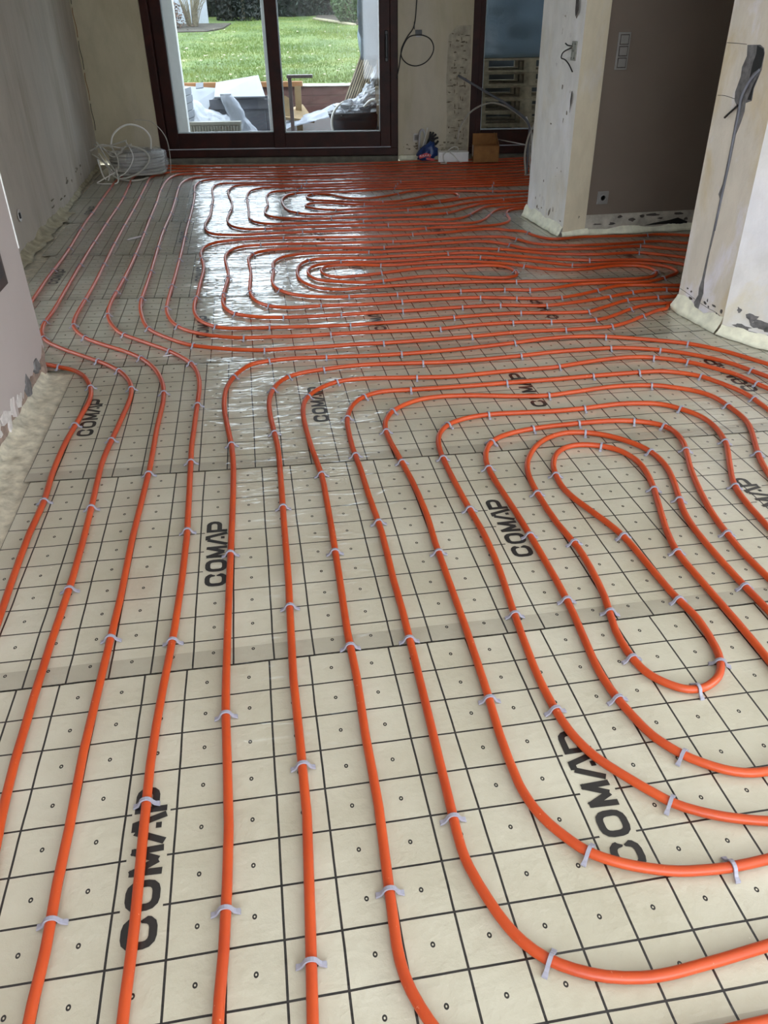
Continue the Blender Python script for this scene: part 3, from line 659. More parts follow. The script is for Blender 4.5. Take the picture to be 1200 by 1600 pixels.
# ================================================================== HEATING PIPES
PIPES = {
    'near': [(2.82,-1.6),(2.82,-0.4),(2.81,0.6),(2.8,1.4),(2.791,1.512),(2.777,1.624),(2.756,1.735),(2.731,1.845),(2.701,1.954),(2.666,2.062),(2.628,2.17),(2.587,2.276),(2.495,2.486),(2.395,2.693),(2.29,2.896),(2.164,3.131),(2.135,3.178),(2.108,3.215),(2.08,3.249),(2.049,3.281),(2.015,3.31),(1.986,3.33),(1.917,3.368),(1.738,3.454),(1.669,3.48),(1.597,3.499),(1.522,3.51),(1.443,3.514),(1.353,3.509),(1.19,3.483),(0.982,3.459),(0.867,3.45),(0.745,3.445),(0.634,3.444),(0.542,3.447),(0.434,3.455),(0.173,3.483),(0.12,3.486),(0.057,3.483),(-0.014,3.471),(-0.04,3.463),(-0.058,3.455),(-0.075,3.442),(-0.091,3.425),(-0.12,3.379),(-0.146,3.322),(-0.171,3.239),(-0.184,3.165),(-0.19,3.067),(-0.187,2.932),(-0.159,2.641),(-0.152,2.446),(-0.156,2.117),(-0.162,1.839),(-0.169,1.416),(-0.169,1.285),(-0.161,0.992),(-0.168,0.749),(-0.177,0.613),(-0.169,0.559),(-0.16,0.532),(-0.135,0.479),(-0.101,0.431),(-0.082,0.409),(-0.038,0.373),(-0.015,0.359),(0.01,0.349),(0.035,0.342),(0.06,0.34),(0.445,0.335),(0.829,0.328),(1.022,0.329),(1.213,0.336),(1.405,0.35),(1.5,0.36),(1.564,0.372),(1.626,0.393),(1.686,0.421),(1.744,0.456),(1.799,0.497),(1.851,0.544),(1.9,0.596),(1.946,0.652),(1.987,0.711),(2.025,0.773),(2.058,0.838),(2.086,0.903),(2.109,0.969),(2.127,1.035),(2.14,1.1),(2.156,1.209),(2.181,1.429),(2.198,1.652),(2.203,1.763),(2.205,1.875),(2.203,1.986),(2.198,2.097),(2.189,2.207),(2.176,2.317),(2.159,2.426),(2.138,2.533),(2.111,2.64),(2.063,2.797),(2.041,2.883),(2.028,2.917),(2.01,2.948),(1.971,3.004),(1.934,3.052),(1.905,3.083),(1.873,3.111),(1.832,3.138),(1.779,3.166),(1.731,3.184),(1.68,3.195),(1.625,3.198),(1.548,3.192),(1.42,3.172),(1.312,3.15),(1.274,3.144),(1.032,3.141),(0.835,3.127),(0.741,3.133),(0.465,3.176),(0.422,3.18),(0.388,3.18),(0.337,3.177),(0.294,3.164),(0.251,3.14),(0.21,3.104),(0.179,3.065),(0.152,3.014),(0.137,2.967),(0.127,2.895),(0.124,2.805),(0.128,2.671),(0.134,2.562),(0.149,2.379),(0.152,2.287),(0.144,1.739),(0.138,1.512),(0.14,1.354),(0.135,1.171),(0.135,0.988),(0.122,0.71),(0.125,0.666),(0.133,0.631),(0.152,0.584),(0.169,0.556),(0.193,0.534),(0.223,0.518),(0.256,0.505),(0.31,0.494),(0.363,0.49),(0.614,0.494),(0.847,0.502),(1.021,0.518),(1.136,0.536),(1.193,0.547),(1.25,0.56),(1.303,0.577),(1.353,0.601),(1.4,0.631),(1.444,0.667),(1.486,0.707),(1.524,0.752),(1.559,0.801),(1.592,0.853),(1.62,0.907),(1.646,0.963),(1.668,1.02),(1.686,1.078),(1.701,1.136),(1.713,1.194),(1.72,1.25),(1.723,1.305),(1.722,1.361),(1.717,1.417),(1.701,1.53),(1.668,1.698),(1.651,1.81),(1.645,1.865),(1.643,1.92),(1.645,1.975),(1.652,2.029),(1.665,2.082),(1.689,2.163),(1.72,2.239),(1.791,2.394),(1.807,2.436),(1.82,2.489),(1.825,2.548),(1.818,2.679),(1.808,2.717),(1.788,2.754),(1.768,2.778),(1.745,2.799),(1.674,2.845),(1.646,2.859),(1.616,2.869),(1.552,2.882),(1.485,2.887),(1.424,2.886),(1.362,2.879),(1.192,2.854),(1.141,2.851),(1.101,2.854),(1.053,2.862),(0.967,2.88),(0.859,2.907),(0.764,2.922),(0.715,2.925),(0.665,2.923),(0.632,2.917),(0.598,2.906),(0.564,2.888),(0.521,2.858),(0.488,2.826),(0.466,2.794),(0.447,2.753),(0.437,2.722),(0.429,2.674),(0.426,2.626),(0.43,2.537),(0.451,2.265),(0.456,2.068),(0.455,2.003),(0.448,1.87),(0.442,1.5),(0.433,1.245),(0.426,1.123),(0.427,0.993),(0.433,0.955),(0.44,0.928),(0.457,0.89),(0.478,0.857),(0.497,0.832),(0.516,0.814),(0.544,0.796),(0.577,0.78),(0.618,0.765),(0.655,0.755),(0.701,0.749),(0.748,0.746),(0.829,0.749),(0.9,0.757),(0.966,0.775),(1.026,0.802),(1.079,0.837),(1.127,0.879),(1.17,0.927),(1.207,0.982),(1.239,1.041),(1.266,1.105),(1.288,1.173),(1.304,1.244),(1.317,1.317),(1.324,1.391),(1.327,1.466),(1.322,1.632),(1.323,1.682),(1.335,1.811),(1.35,1.903),(1.375,2.006),(1.408,2.12),(1.434,2.194),(1.486,2.329),(1.496,2.368),(1.502,2.417),(1.5,2.448),(1.49,2.482),(1.472,2.507),(1.444,2.528),(1.399,2.55),(1.357,2.563),(1.298,2.572),(1.236,2.575),(1.11,2.572),(1.024,2.567),(0.952,2.556),(0.896,2.542),(0.846,2.521),(0.821,2.504),(0.805,2.49),(0.782,2.461),(0.757,2.411),(0.748,2.384),(0.738,2.342),(0.733,2.302),(0.73,2.252),(0.731,2.171),(0.738,2.005),(0.741,1.626),(0.734,1.477),(0.718,1.304),(0.717,1.252),(0.72,1.209),(0.727,1.159),(0.743,1.092),(0.753,1.064),(0.766,1.04),(0.793,1.003),(0.823,0.976),(0.859,0.952),(0.893,0.938),(0.925,0.933),(0.967,0.934),(0.991,0.94),(1.014,0.95),(1.034,0.964),(1.052,0.981),(1.083,1.024),(1.096,1.048),(1.116,1.102),(1.13,1.159),(1.136,1.217),(1.138,1.379),(1.134,1.652),(1.138,1.715),(1.148,1.768),(1.165,1.834),(1.229,2.037),(1.245,2.095),(1.261,2.175),(1.264,2.23),(1.262,2.259),(1.253,2.293),(1.244,2.315),(1.228,2.341),(1.208,2.361),(1.179,2.38),(1.148,2.393),(1.121,2.4),(1.092,2.401),(1.068,2.396),(1.044,2.386),(1.027,2.374),(1.01,2.358),(0.995,2.338),(0.981,2.314),(0.964,2.276),(0.953,2.237),(0.944,2.187),(0.94,2.141),(0.941,2.101),(0.954,2.031),(0.997,1.892),(1.016,1.805),(1.022,1.728),(1.03,1.521),(1.043,1.432),(1.044,1.39),(1.033,1.297),(1.022,1.259),(1.008,1.23),(0.986,1.204),(0.96,1.187),(0.934,1.177),(0.905,1.177),(0.889,1.182),(0.872,1.193),(0.853,1.21),(0.837,1.23),(0.828,1.246),(0.82,1.268),(0.813,1.322),(0.816,1.403),(0.843,1.535),(0.857,1.676),(0.859,1.775),(0.845,1.906),(0.843,2.072),(0.846,2.137),(0.851,2.196),(0.86,2.246),(0.871,2.285),(0.887,2.324),(0.915,2.373),(0.946,2.416),(0.98,2.451),(1.006,2.471),(1.04,2.489),(1.081,2.502),(1.112,2.504),(1.155,2.497),(1.195,2.482),(1.231,2.46),(1.269,2.427),(1.297,2.393),(1.325,2.347),(1.339,2.308),(1.347,2.263),(1.346,2.2),(1.336,2.143),(1.317,2.072),(1.269,1.927),(1.257,1.877),(1.248,1.821),(1.242,1.746),(1.239,1.551),(1.245,1.357),(1.243,1.301),(1.236,1.244),(1.225,1.186),(1.211,1.129),(1.193,1.074),(1.171,1.021),(1.146,0.972),(1.117,0.928),(1.085,0.89),(1.049,0.859),(1.01,0.836),(0.968,0.821),(0.923,0.817),(0.874,0.824),(0.819,0.84),(0.783,0.854),(0.734,0.88),(0.705,0.904),(0.641,0.982),(0.608,1.03),(0.587,1.08),(0.574,1.14),(0.568,1.218),(0.568,1.311),(0.584,1.545),(0.599,1.709),(0.604,1.834),(0.604,1.919),(0.598,2.038),(0.592,2.262),(0.593,2.418),(0.599,2.489),(0.607,2.534),(0.621,2.578),(0.64,2.616),(0.671,2.654),(0.688,2.668),(0.713,2.683),(0.763,2.703),(0.828,2.715),(0.899,2.717),(1.085,2.701),(1.14,2.698),(1.246,2.701),(1.382,2.714),(1.431,2.713),(1.478,2.708),(1.53,2.696),(1.565,2.681),(1.594,2.659),(1.619,2.629),(1.653,2.575),(1.668,2.534),(1.674,2.485),(1.671,2.438),(1.659,2.375),(1.639,2.308),(1.615,2.254),(1.532,2.086),(1.509,2.028),(1.497,1.985),(1.481,1.882),(1.464,1.661),(1.452,1.547),(1.437,1.436),(1.417,1.328),(1.393,1.223),(1.363,1.124),(1.327,1.031),(1.285,0.944),(1.234,0.865),(1.176,0.794),(1.109,0.733),(1.032,0.683),(0.945,0.644),(0.848,0.617),(0.739,0.603),(0.575,0.589),(0.539,0.588),(0.507,0.59),(0.452,0.601),(0.405,0.62),(0.365,0.645),(0.335,0.678),(0.315,0.713),(0.297,0.762),(0.28,0.827),(0.275,0.868),(0.276,0.947),(0.284,1.215),(0.293,1.582),(0.293,1.722),(0.299,1.962),(0.292,2.183),(0.29,2.361),(0.283,2.543),(0.286,2.686),(0.29,2.753),(0.298,2.804),(0.316,2.87),(0.334,2.914),(0.356,2.949),(0.38,2.976),(0.413,3.001),(0.447,3.016),(0.473,3.023),(0.506,3.026),(0.605,3.019),(0.889,3.012),(1.027,3.014),(1.216,3.011),(1.447,3.016),(1.697,3.014),(1.739,3.006),(1.776,2.99),(1.831,2.957),(1.867,2.925),(1.882,2.904),(1.894,2.881),(1.945,2.765),(1.956,2.719),(1.962,2.666),(1.957,2.466),(1.956,2.292),(1.967,1.77),(1.967,1.596),(1.963,1.423),(1.957,1.336),(1.95,1.25),(1.941,1.185),(1.928,1.117),(1.911,1.049),(1.89,0.98),(1.864,0.912),(1.834,0.845),(1.801,0.781),(1.763,0.72),(1.722,0.663),(1.677,0.611),(1.629,0.565),(1.576,0.526),(1.521,0.495),(1.462,0.473),(1.4,0.46),(1.243,0.443),(1.086,0.431),(0.929,0.422),(0.772,0.416),(0.535,0.412),(0.299,0.414),(0.198,0.417),(0.153,0.426),(0.108,0.444),(0.065,0.468),(0.045,0.482),(0.011,0.515),(-0.015,0.552),(-0.023,0.571),(-0.028,0.592),(-0.029,0.612),(-0.008,0.99),(-0.01,1.377),(0.001,1.749),(0.005,2.067),(0.011,2.476),(0.01,2.612),(-0.005,2.845),(-0.007,2.974),(-0.001,3.051),(0.014,3.123),(0.035,3.187),(0.049,3.214),(0.064,3.236),(0.079,3.254),(0.104,3.275),(0.13,3.289),(0.164,3.303),(0.208,3.314),(0.287,3.328),(0.385,3.341),(0.438,3.342),(0.509,3.338),(0.782,3.305),(0.88,3.299),(1.158,3.31),(1.294,3.325),(1.352,3.329),(1.533,3.331),(1.59,3.329),(1.646,3.323),(1.69,3.315),(1.742,3.3),(1.792,3.282),(1.839,3.26),(1.883,3.234),(1.925,3.204),(1.978,3.159),(2.031,3.103),(2.068,3.054),(2.094,3.007),(2.19,2.764),(2.394,2.287),(2.47,2.095),(2.536,1.9),(2.565,1.802),(2.588,1.703),(2.608,1.603),(2.622,1.502),(2.63,1.4),(2.64,0.6),(2.65,-0.4),(2.65,-1.6)],
    'mid': [(3.5,5.17),(2.973,5.17),(2.899,5.222),(2.866,5.242),(2.83,5.257),(2.791,5.265),(2.75,5.27),(2.693,5.271),(2.544,5.257),(2.417,5.257),(2.238,5.267),(2.184,5.274),(2.146,5.283),(2.096,5.299),(2.048,5.321),(1.988,5.351),(1.955,5.376),(1.935,5.399),(1.917,5.428),(1.85,5.563),(1.83,5.59),(1.808,5.611),(1.783,5.625),(1.757,5.635),(1.663,5.657),(1.578,5.665),(1.478,5.666),(1.19,5.647),(1.105,5.644),(1.049,5.645),(1.007,5.649),(0.898,5.665),(0.556,5.7),(0.271,5.747),(0.176,5.759),(0.094,5.764),(0.026,5.763),(-0.042,5.755),(-0.082,5.746),(-0.109,5.731),(-0.122,5.72),(-0.147,5.692),(-0.159,5.673),(-0.182,5.62),(-0.191,5.586),(-0.205,5.502),(-0.207,5.404),(-0.187,5.117),(-0.184,4.981),(-0.189,4.854),(-0.208,4.625),(-0.209,4.515),(-0.206,4.481),(-0.204,4.513),(-0.205,4.529),(-0.207,4.526),(-0.21,4.505),(-0.212,4.44),(-0.205,4.374),(-0.192,4.316),(-0.176,4.268),(-0.158,4.234),(-0.128,4.202),(-0.088,4.172),(-0.037,4.145),(0.023,4.121),(0.074,4.108),(0.135,4.097),(0.206,4.09),(0.288,4.086),(0.443,4.082),(0.642,4.084),(0.779,4.08),(1.068,4.081),(1.252,4.076),(1.326,4.067),(1.488,4.024),(1.529,4.016),(1.562,4.014),(1.595,4.016),(1.63,4.021),(1.848,4.067),(1.949,4.095),(2.096,4.146),(2.16,4.16),(2.234,4.166),(2.304,4.165),(2.337,4.159),(2.377,4.145),(2.428,4.139),(2.48,4.148),(2.533,4.171),(2.584,4.206),(2.633,4.25),(2.68,4.302),(2.722,4.36),(2.759,4.423),(2.789,4.488),(2.811,4.553),(2.825,4.616),(2.829,4.676),(2.821,4.731),(2.802,4.779),(2.769,4.817),(2.618,4.947),(2.577,4.975),(2.555,4.985),(2.53,4.992),(2.479,5),(2.413,5.004),(2.304,5.002),(2.252,5.008),(2.14,5.032),(2.007,5.071),(1.959,5.089),(1.913,5.112),(1.805,5.191),(1.738,5.234),(1.68,5.268),(1.595,5.306),(1.508,5.337),(1.431,5.356),(1.364,5.362),(1.243,5.365),(1.096,5.374),(0.922,5.378),(0.843,5.377),(0.837,5.375),(0.841,5.373),(0.857,5.369),(0.637,5.412),(0.494,5.436),(0.389,5.445),(0.35,5.445),(0.31,5.442),(0.284,5.437),(0.244,5.424),(0.218,5.412),(0.192,5.396),(0.166,5.371),(0.153,5.354),(0.129,5.31),(0.118,5.281),(0.109,5.245),(0.103,5.202),(0.1,5.02),(0.087,4.895),(0.083,4.812),(0.087,4.734),(0.099,4.67),(0.115,4.622),(0.134,4.586),(0.173,4.532),(0.215,4.493),(0.257,4.465),(0.299,4.446),(0.353,4.428),(0.407,4.414),(0.45,4.406),(0.538,4.398),(0.716,4.39),(0.997,4.385),(1.358,4.36),(1.425,4.35),(1.521,4.321),(1.565,4.314),(1.623,4.314),(1.696,4.323),(1.734,4.331),(1.839,4.363),(1.89,4.37),(1.996,4.366),(2.067,4.362),(2.112,4.356),(2.212,4.335),(2.259,4.332),(2.297,4.335),(2.339,4.347),(2.385,4.368),(2.45,4.404),(2.537,4.462),(2.553,4.478),(2.566,4.499),(2.573,4.523),(2.576,4.547),(2.573,4.587),(2.57,4.604),(2.558,4.631),(2.535,4.662),(2.5,4.696),(2.472,4.718),(2.441,4.736),(2.385,4.757),(2.337,4.765),(2.208,4.77),(2.065,4.767),(2.028,4.771),(1.993,4.78),(1.971,4.79),(1.939,4.81),(1.84,4.89),(1.744,4.952),(1.737,4.962),(1.554,5.051),(1.461,5.09),(1.401,5.113),(1.364,5.123),(1.314,5.133),(1.263,5.139),(1.211,5.141),(1.158,5.139),(1.065,5.125),(0.999,5.12),(0.921,5.117),(0.845,5.119),(0.782,5.125),(0.694,5.138),(0.583,5.165),(0.546,5.171),(0.52,5.17),(0.495,5.165),(0.417,5.141),(0.391,5.129),(0.366,5.107),(0.34,5.073),(0.329,5.047),(0.32,5.014),(0.314,4.977),(0.314,4.939),(0.317,4.904),(0.331,4.847),(0.349,4.807),(0.369,4.781),(0.391,4.764),(0.424,4.745),(0.502,4.708),(0.558,4.686),(0.626,4.669),(0.685,4.666),(0.757,4.677),(0.842,4.693),(0.942,4.715),(0.979,4.721),(1.027,4.721),(1.135,4.713),(1.181,4.706),(1.227,4.692),(1.345,4.632),(1.388,4.615),(1.444,4.599),(1.491,4.593),(1.516,4.596),(1.543,4.604),(1.557,4.612),(1.571,4.626),(1.583,4.648),(1.591,4.677),(1.594,4.708),(1.593,4.735),(1.585,4.78),(1.572,4.815),(1.555,4.842),(1.536,4.86),(1.514,4.873),(1.48,4.887),(1.444,4.894),(1.343,4.896),(1.157,4.913),(1.095,4.915),(1.045,4.913),(1.006,4.908),(0.955,4.898),(0.663,4.827),(0.529,4.81),(0.517,4.81),(0.494,4.816),(0.472,4.829),(0.45,4.845),(0.429,4.868),(0.419,4.884),(0.41,4.905),(0.404,4.932),(0.401,4.966),(0.404,5.003),(0.412,5.035),(0.424,5.059),(0.436,5.075),(0.449,5.084),(0.475,5.093),(0.5,5.098),(0.563,5.1),(0.6,5.096),(0.637,5.088),(0.769,5.041),(0.83,5.028),(0.892,5.025),(1.097,5.034),(1.212,5.033),(1.288,5.027),(1.349,5.013),(1.409,4.993),(1.467,4.97),(1.524,4.944),(1.579,4.914),(1.621,4.884),(1.739,4.778),(1.778,4.746),(1.819,4.72),(1.874,4.698),(1.92,4.686),(1.956,4.68),(2.031,4.677),(2.097,4.683),(2.208,4.707),(2.274,4.711),(2.324,4.705),(2.381,4.688),(2.411,4.669),(2.427,4.649),(2.44,4.624),(2.448,4.592),(2.449,4.57),(2.447,4.545),(2.438,4.516),(2.424,4.488),(2.406,4.463),(2.388,4.445),(2.371,4.433),(2.341,4.421),(2.313,4.414),(2.274,4.408),(2.236,4.407),(1.965,4.429),(1.895,4.436),(1.691,4.474),(1.52,4.5),(1.327,4.538),(1.235,4.549),(1.071,4.557),(0.63,4.562),(0.572,4.559),(0.513,4.546),(0.48,4.55),(0.447,4.559),(0.392,4.582),(0.36,4.603),(0.34,4.623),(0.31,4.664),(0.283,4.718),(0.266,4.763),(0.253,4.822),(0.246,4.897),(0.247,4.983),(0.256,5.07),(0.264,5.11),(0.285,5.176),(0.31,5.224),(0.336,5.254),(0.349,5.264),(0.375,5.275),(0.414,5.28),(0.478,5.28),(0.529,5.275),(0.618,5.262),(0.693,5.244),(0.732,5.24),(0.77,5.24),(0.928,5.248),(1.163,5.236),(1.35,5.238),(1.415,5.231),(1.478,5.216),(1.527,5.197),(1.573,5.172),(1.86,4.989),(1.915,4.96),(1.983,4.93),(2.075,4.895),(2.146,4.873),(2.206,4.86),(2.356,4.84),(2.405,4.831),(2.488,4.808),(2.542,4.783),(2.592,4.749),(2.638,4.71),(2.671,4.673),(2.697,4.636),(2.708,4.603),(2.712,4.566),(2.708,4.527),(2.7,4.486),(2.685,4.445),(2.666,4.404),(2.644,4.364),(2.617,4.328),(2.588,4.295),(2.557,4.267),(2.525,4.246),(2.492,4.231),(2.458,4.225),(2.425,4.228),(2.189,4.288),(2.143,4.292),(2.094,4.289),(2.055,4.281),(2.028,4.271),(1.886,4.205),(1.805,4.172),(1.728,4.148),(1.68,4.139),(1.623,4.138),(1.536,4.149),(1.266,4.223),(1.202,4.236),(1.148,4.243),(1.027,4.249),(0.872,4.251),(0.784,4.25),(0.662,4.24),(0.554,4.24),(0.33,4.26),(0.192,4.262),(0.16,4.266),(0.119,4.277),(0.077,4.295),(0.047,4.317),(0.027,4.338),(0.007,4.365),(-0.012,4.396),(-0.02,4.415),(-0.035,4.465),(-0.047,4.528),(-0.054,4.599),(-0.057,4.677),(-0.043,5.014),(-0.044,5.105),(-0.053,5.343),(-0.051,5.39),(-0.044,5.433),(-0.035,5.468),(-0.024,5.496),(0,5.535),(0.026,5.559),(0.052,5.576),(0.079,5.589),(0.106,5.597),(0.132,5.602),(0.186,5.604),(0.266,5.599),(0.783,5.513),(0.863,5.502),(0.903,5.499),(1.026,5.503),(1.491,5.534),(1.547,5.533),(1.601,5.524),(1.627,5.515),(1.652,5.503),(1.675,5.486),(1.697,5.465),(1.727,5.429),(1.766,5.377),(1.818,5.285),(1.837,5.259),(1.869,5.233),(1.904,5.216),(1.942,5.205),(2.019,5.19),(2.153,5.18),(2.321,5.152),(2.362,5.151),(2.479,5.163),(2.549,5.164),(2.617,5.159),(2.654,5.147),(2.676,5.134),(2.746,5.077),(2.87,4.992),(2.921,4.943),(2.952,4.882),(2.965,4.811),(2.962,4.733),(2.943,4.649),(2.912,4.562),(2.869,4.474),(2.817,4.388),(2.756,4.306),(2.688,4.231),(2.616,4.164),(2.54,4.108),(2.463,4.066),(2.386,4.04),(2.31,4.031),(2.185,4.033),(2.092,4.031),(2.056,4.027),(2.032,4.022),(1.977,3.999),(1.77,3.883),(1.732,3.87),(1.71,3.867),(1.554,3.884),(1.404,3.915),(1.311,3.924),(1.163,3.926),(0.92,3.915),(0.459,3.905),(0.379,3.911),(0.063,3.945),(-0.124,3.969),(-0.182,3.984),(-0.222,4.001),(-0.251,4.023),(-0.27,4.045),(-0.29,4.071),(-0.318,4.119),(-0.343,4.185),(-0.36,4.274),(-0.367,4.342),(-0.369,4.412),(-0.368,4.482),(-0.358,4.62),(-0.354,4.815),(-0.343,5.063),(-0.342,5.199),(-0.346,5.295),(-0.367,5.492),(-0.374,5.596),(-0.373,5.648),(-0.364,5.74),(-0.346,5.807),(-0.323,5.854),(-0.298,5.886),(-0.258,5.916),(-0.218,5.934),(-0.149,5.948),(-0.024,5.96),(0.032,5.959),(0.102,5.953),(0.269,5.93),(0.659,5.864),(0.828,5.845),(0.955,5.836),(1.056,5.837),(1.231,5.848),(1.408,5.855),(1.468,5.862),(1.593,5.888),(1.669,5.894),(1.728,5.894),(1.772,5.89),(1.814,5.879),(1.839,5.864),(1.899,5.814),(1.95,5.789),(1.975,5.774),(1.986,5.762),(1.995,5.745),(2.001,5.721),(2.01,5.667),(2.021,5.62),(2.036,5.58),(2.052,5.546),(2.061,5.532),(2.082,5.51),(2.106,5.495),(2.131,5.484),(2.157,5.479),(2.186,5.479),(2.309,5.497),(2.338,5.499),(2.396,5.496),(2.55,5.479),(2.672,5.457),(2.728,5.45),(2.772,5.449),(2.865,5.459),(2.909,5.457),(2.949,5.447),(2.986,5.433),(3.048,5.407),(3.095,5.383),(3.5,5.383)],
    'l0': [(3.4,9.308),(3.108,9.308),(2.921,9.291),(2.806,9.287),(2.696,9.297),(2.415,9.339),(2.196,9.363),(2.042,9.375),(1.888,9.379),(1.599,9.37),(1.445,9.37),(0.904,9.391),(0.755,9.401),(0.627,9.417),(0.436,9.449),(-0.115,9.549),(-0.519,9.629),(-0.626,9.654),(-0.69,9.672),(-0.755,9.695),(-0.864,9.739),(-0.929,9.755),(-0.989,9.75),(-1.044,9.724),(-1.094,9.682),(-1.139,9.625),(-1.179,9.555),(-1.215,9.475),(-1.246,9.387),(-1.272,9.293),(-1.294,9.196),(-1.311,9.098),(-1.325,9.002),(-1.334,8.909),(-1.339,8.822),(-1.341,8.744),(-1.34,8.474),(-1.339,8.137),(-1.336,7.672),(-1.332,7.25),(-1.331,6.818),(-1.319,6.406),(-1.307,6.034),(-1.302,5.797),(-1.302,5.466),(-1.305,5.171),(-1.296,4.639),(-1.3,4.38),(-1.298,4.219),(-1.292,4.142),(-1.282,4.067),(-1.267,3.995),(-1.245,3.926),(-1.216,3.86),(-1.179,3.797),(-1.131,3.737),(-1.074,3.68),(-1.005,3.627),(-0.9,3.553),(-0.871,3.527),(-0.852,3.505),(-0.824,3.464),(-0.799,3.411),(-0.778,3.35),(-0.758,3.265),(-0.751,3.203),(-0.751,3.13),(-0.777,2.81),(-0.781,2.71),(-0.782,2.6),(-0.78,2.506),(-0.771,2.342),(-0.777,2.154),(-0.772,1.892),(-0.769,1.809),(-0.768,1.77),(-0.767,1.754),(-0.767,1.746),(-0.753,1.397),(-0.739,1.047)],
    'l2': [(3.4,9.131),(3.055,9.131),(2.828,9.121),(2.65,9.121),(2.496,9.125),(2.344,9.132),(2.044,9.162),(1.914,9.17),(1.762,9.17),(1.459,9.161),(1.159,9.153),(1.032,9.156),(0.885,9.167),(0.718,9.185),(0.51,9.212),(-0.05,9.296),(-0.175,9.319),(-0.299,9.348),(-0.445,9.39),(-0.634,9.455),(-0.868,9.541),(-0.913,9.551),(-0.954,9.546),(-0.992,9.528),(-1.026,9.499),(-1.058,9.46),(-1.085,9.412),(-1.11,9.358),(-1.131,9.298),(-1.148,9.235),(-1.163,9.169),(-1.183,9.038),(-1.191,8.916),(-1.178,8.543),(-1.159,8.055),(-1.151,7.713),(-1.151,7.412),(-1.156,6.825),(-1.156,6.307),(-1.156,5.81),(-1.152,5.371),(-1.146,4.947),(-1.139,4.546),(-1.139,4.429),(-1.144,4.298),(-1.142,4.215),(-1.131,4.125),(-1.116,4.065),(-1.098,4.011),(-1.066,3.948),(-1.033,3.902),(-0.98,3.838),(-0.897,3.749),(-0.769,3.616),(-0.731,3.572),(-0.694,3.523),(-0.658,3.467),(-0.626,3.4),(-0.605,3.341),(-0.591,3.278),(-0.583,3.194),(-0.585,3.081),(-0.613,2.706),(-0.619,2.567),(-0.609,2.258),(-0.604,1.884),(-0.611,1.613),(-0.613,1.23),(-0.606,1.08),(-0.604,1.058),(-0.603,1.05),(-0.603,1.046),(-0.576,0.697),(-0.548,0.348)],
    'l3': [(3.4,8.95),(2.983,8.95),(2.782,8.938),(2.629,8.938),(2.264,8.955),(1.712,8.975),(1.146,8.995),(0.959,9.006),(0.732,9.023),(0.527,9.043),(0.323,9.066),(0.18,9.086),(0.037,9.111),(-0.105,9.142),(-0.289,9.19),(-0.433,9.229),(-0.619,9.288),(-0.66,9.297),(-0.721,9.302),(-0.762,9.299),(-0.782,9.293),(-0.801,9.282),(-0.839,9.254),(-0.867,9.24),(-0.891,9.222),(-0.913,9.201),(-0.932,9.176),(-0.963,9.12),(-0.986,9.056),(-1.001,8.988),(-1.01,8.919),(-1.013,8.851),(-1.01,8.51),(-1.007,8.127),(-1.003,7.775),(-1.002,7.453),(-1.002,7.088),(-1.003,6.757),(-1.004,6.452),(-1.004,6.116),(-1.001,5.805),(-0.997,5.474),(-0.992,4.945),(-0.999,4.423),(-0.997,4.303),(-0.988,4.21),(-0.973,4.15),(-0.944,4.073),(-0.901,3.992),(-0.87,3.946),(-0.838,3.909),(-0.777,3.844),(-0.687,3.756),(-0.639,3.702),(-0.592,3.641),(-0.548,3.567),(-0.516,3.497),(-0.488,3.418),(-0.467,3.334),(-0.452,3.247),(-0.445,3.162),(-0.442,3.082),(-0.447,2.849),(-0.445,2.509),(-0.458,2.059),(-0.458,1.77),(-0.472,1.24),(-0.469,1.041),(-0.47,0.927),(-0.467,0.804),(-0.469,0.743),(-0.47,0.715),(-0.47,0.701),(-0.47,0.692),(-0.47,0.689),(-0.475,0.339),(-0.481,-0.01)],
    'l4': [(3.4,8.768),(2.943,8.768),(2.68,8.752),(2.551,8.75),(2.424,8.753),(2.214,8.763),(1.925,8.791),(1.822,8.799),(1.47,8.812),(1.12,8.825),(0.795,8.846),(0.332,8.889),(0.211,8.903),(0.111,8.918),(-0.069,8.954),(-0.29,9.008),(-0.35,9.025),(-0.512,9.077),(-0.552,9.086),(-0.633,9.092),(-0.672,9.091),(-0.692,9.087),(-0.711,9.078),(-0.73,9.063),(-0.748,9.041),(-0.765,9.012),(-0.782,8.974),(-0.796,8.926),(-0.809,8.866),(-0.818,8.793),(-0.832,8.622),(-0.841,8.344),(-0.842,8.058),(-0.835,7.777),(-0.829,7.431),(-0.828,7.12),(-0.827,6.764),(-0.821,6.25),(-0.818,5.754),(-0.821,5.29),(-0.831,4.899),(-0.841,4.627),(-0.84,4.46),(-0.831,4.357),(-0.813,4.258),(-0.778,4.142),(-0.74,4.046),(-0.72,4.009),(-0.689,3.966),(-0.483,3.732),(-0.438,3.672),(-0.394,3.606),(-0.361,3.546),(-0.339,3.492),(-0.321,3.431),(-0.306,3.343),(-0.3,3.276),(-0.297,3.19),(-0.306,2.651),(-0.293,2.052),(-0.303,1.613),(-0.317,1.39),(-0.326,1.173),(-0.322,0.825),(-0.323,0.737),(-0.324,0.698),(-0.324,0.678),(-0.324,0.67),(-0.324,0.664),(-0.331,0.314),(-0.338,-0.036)],
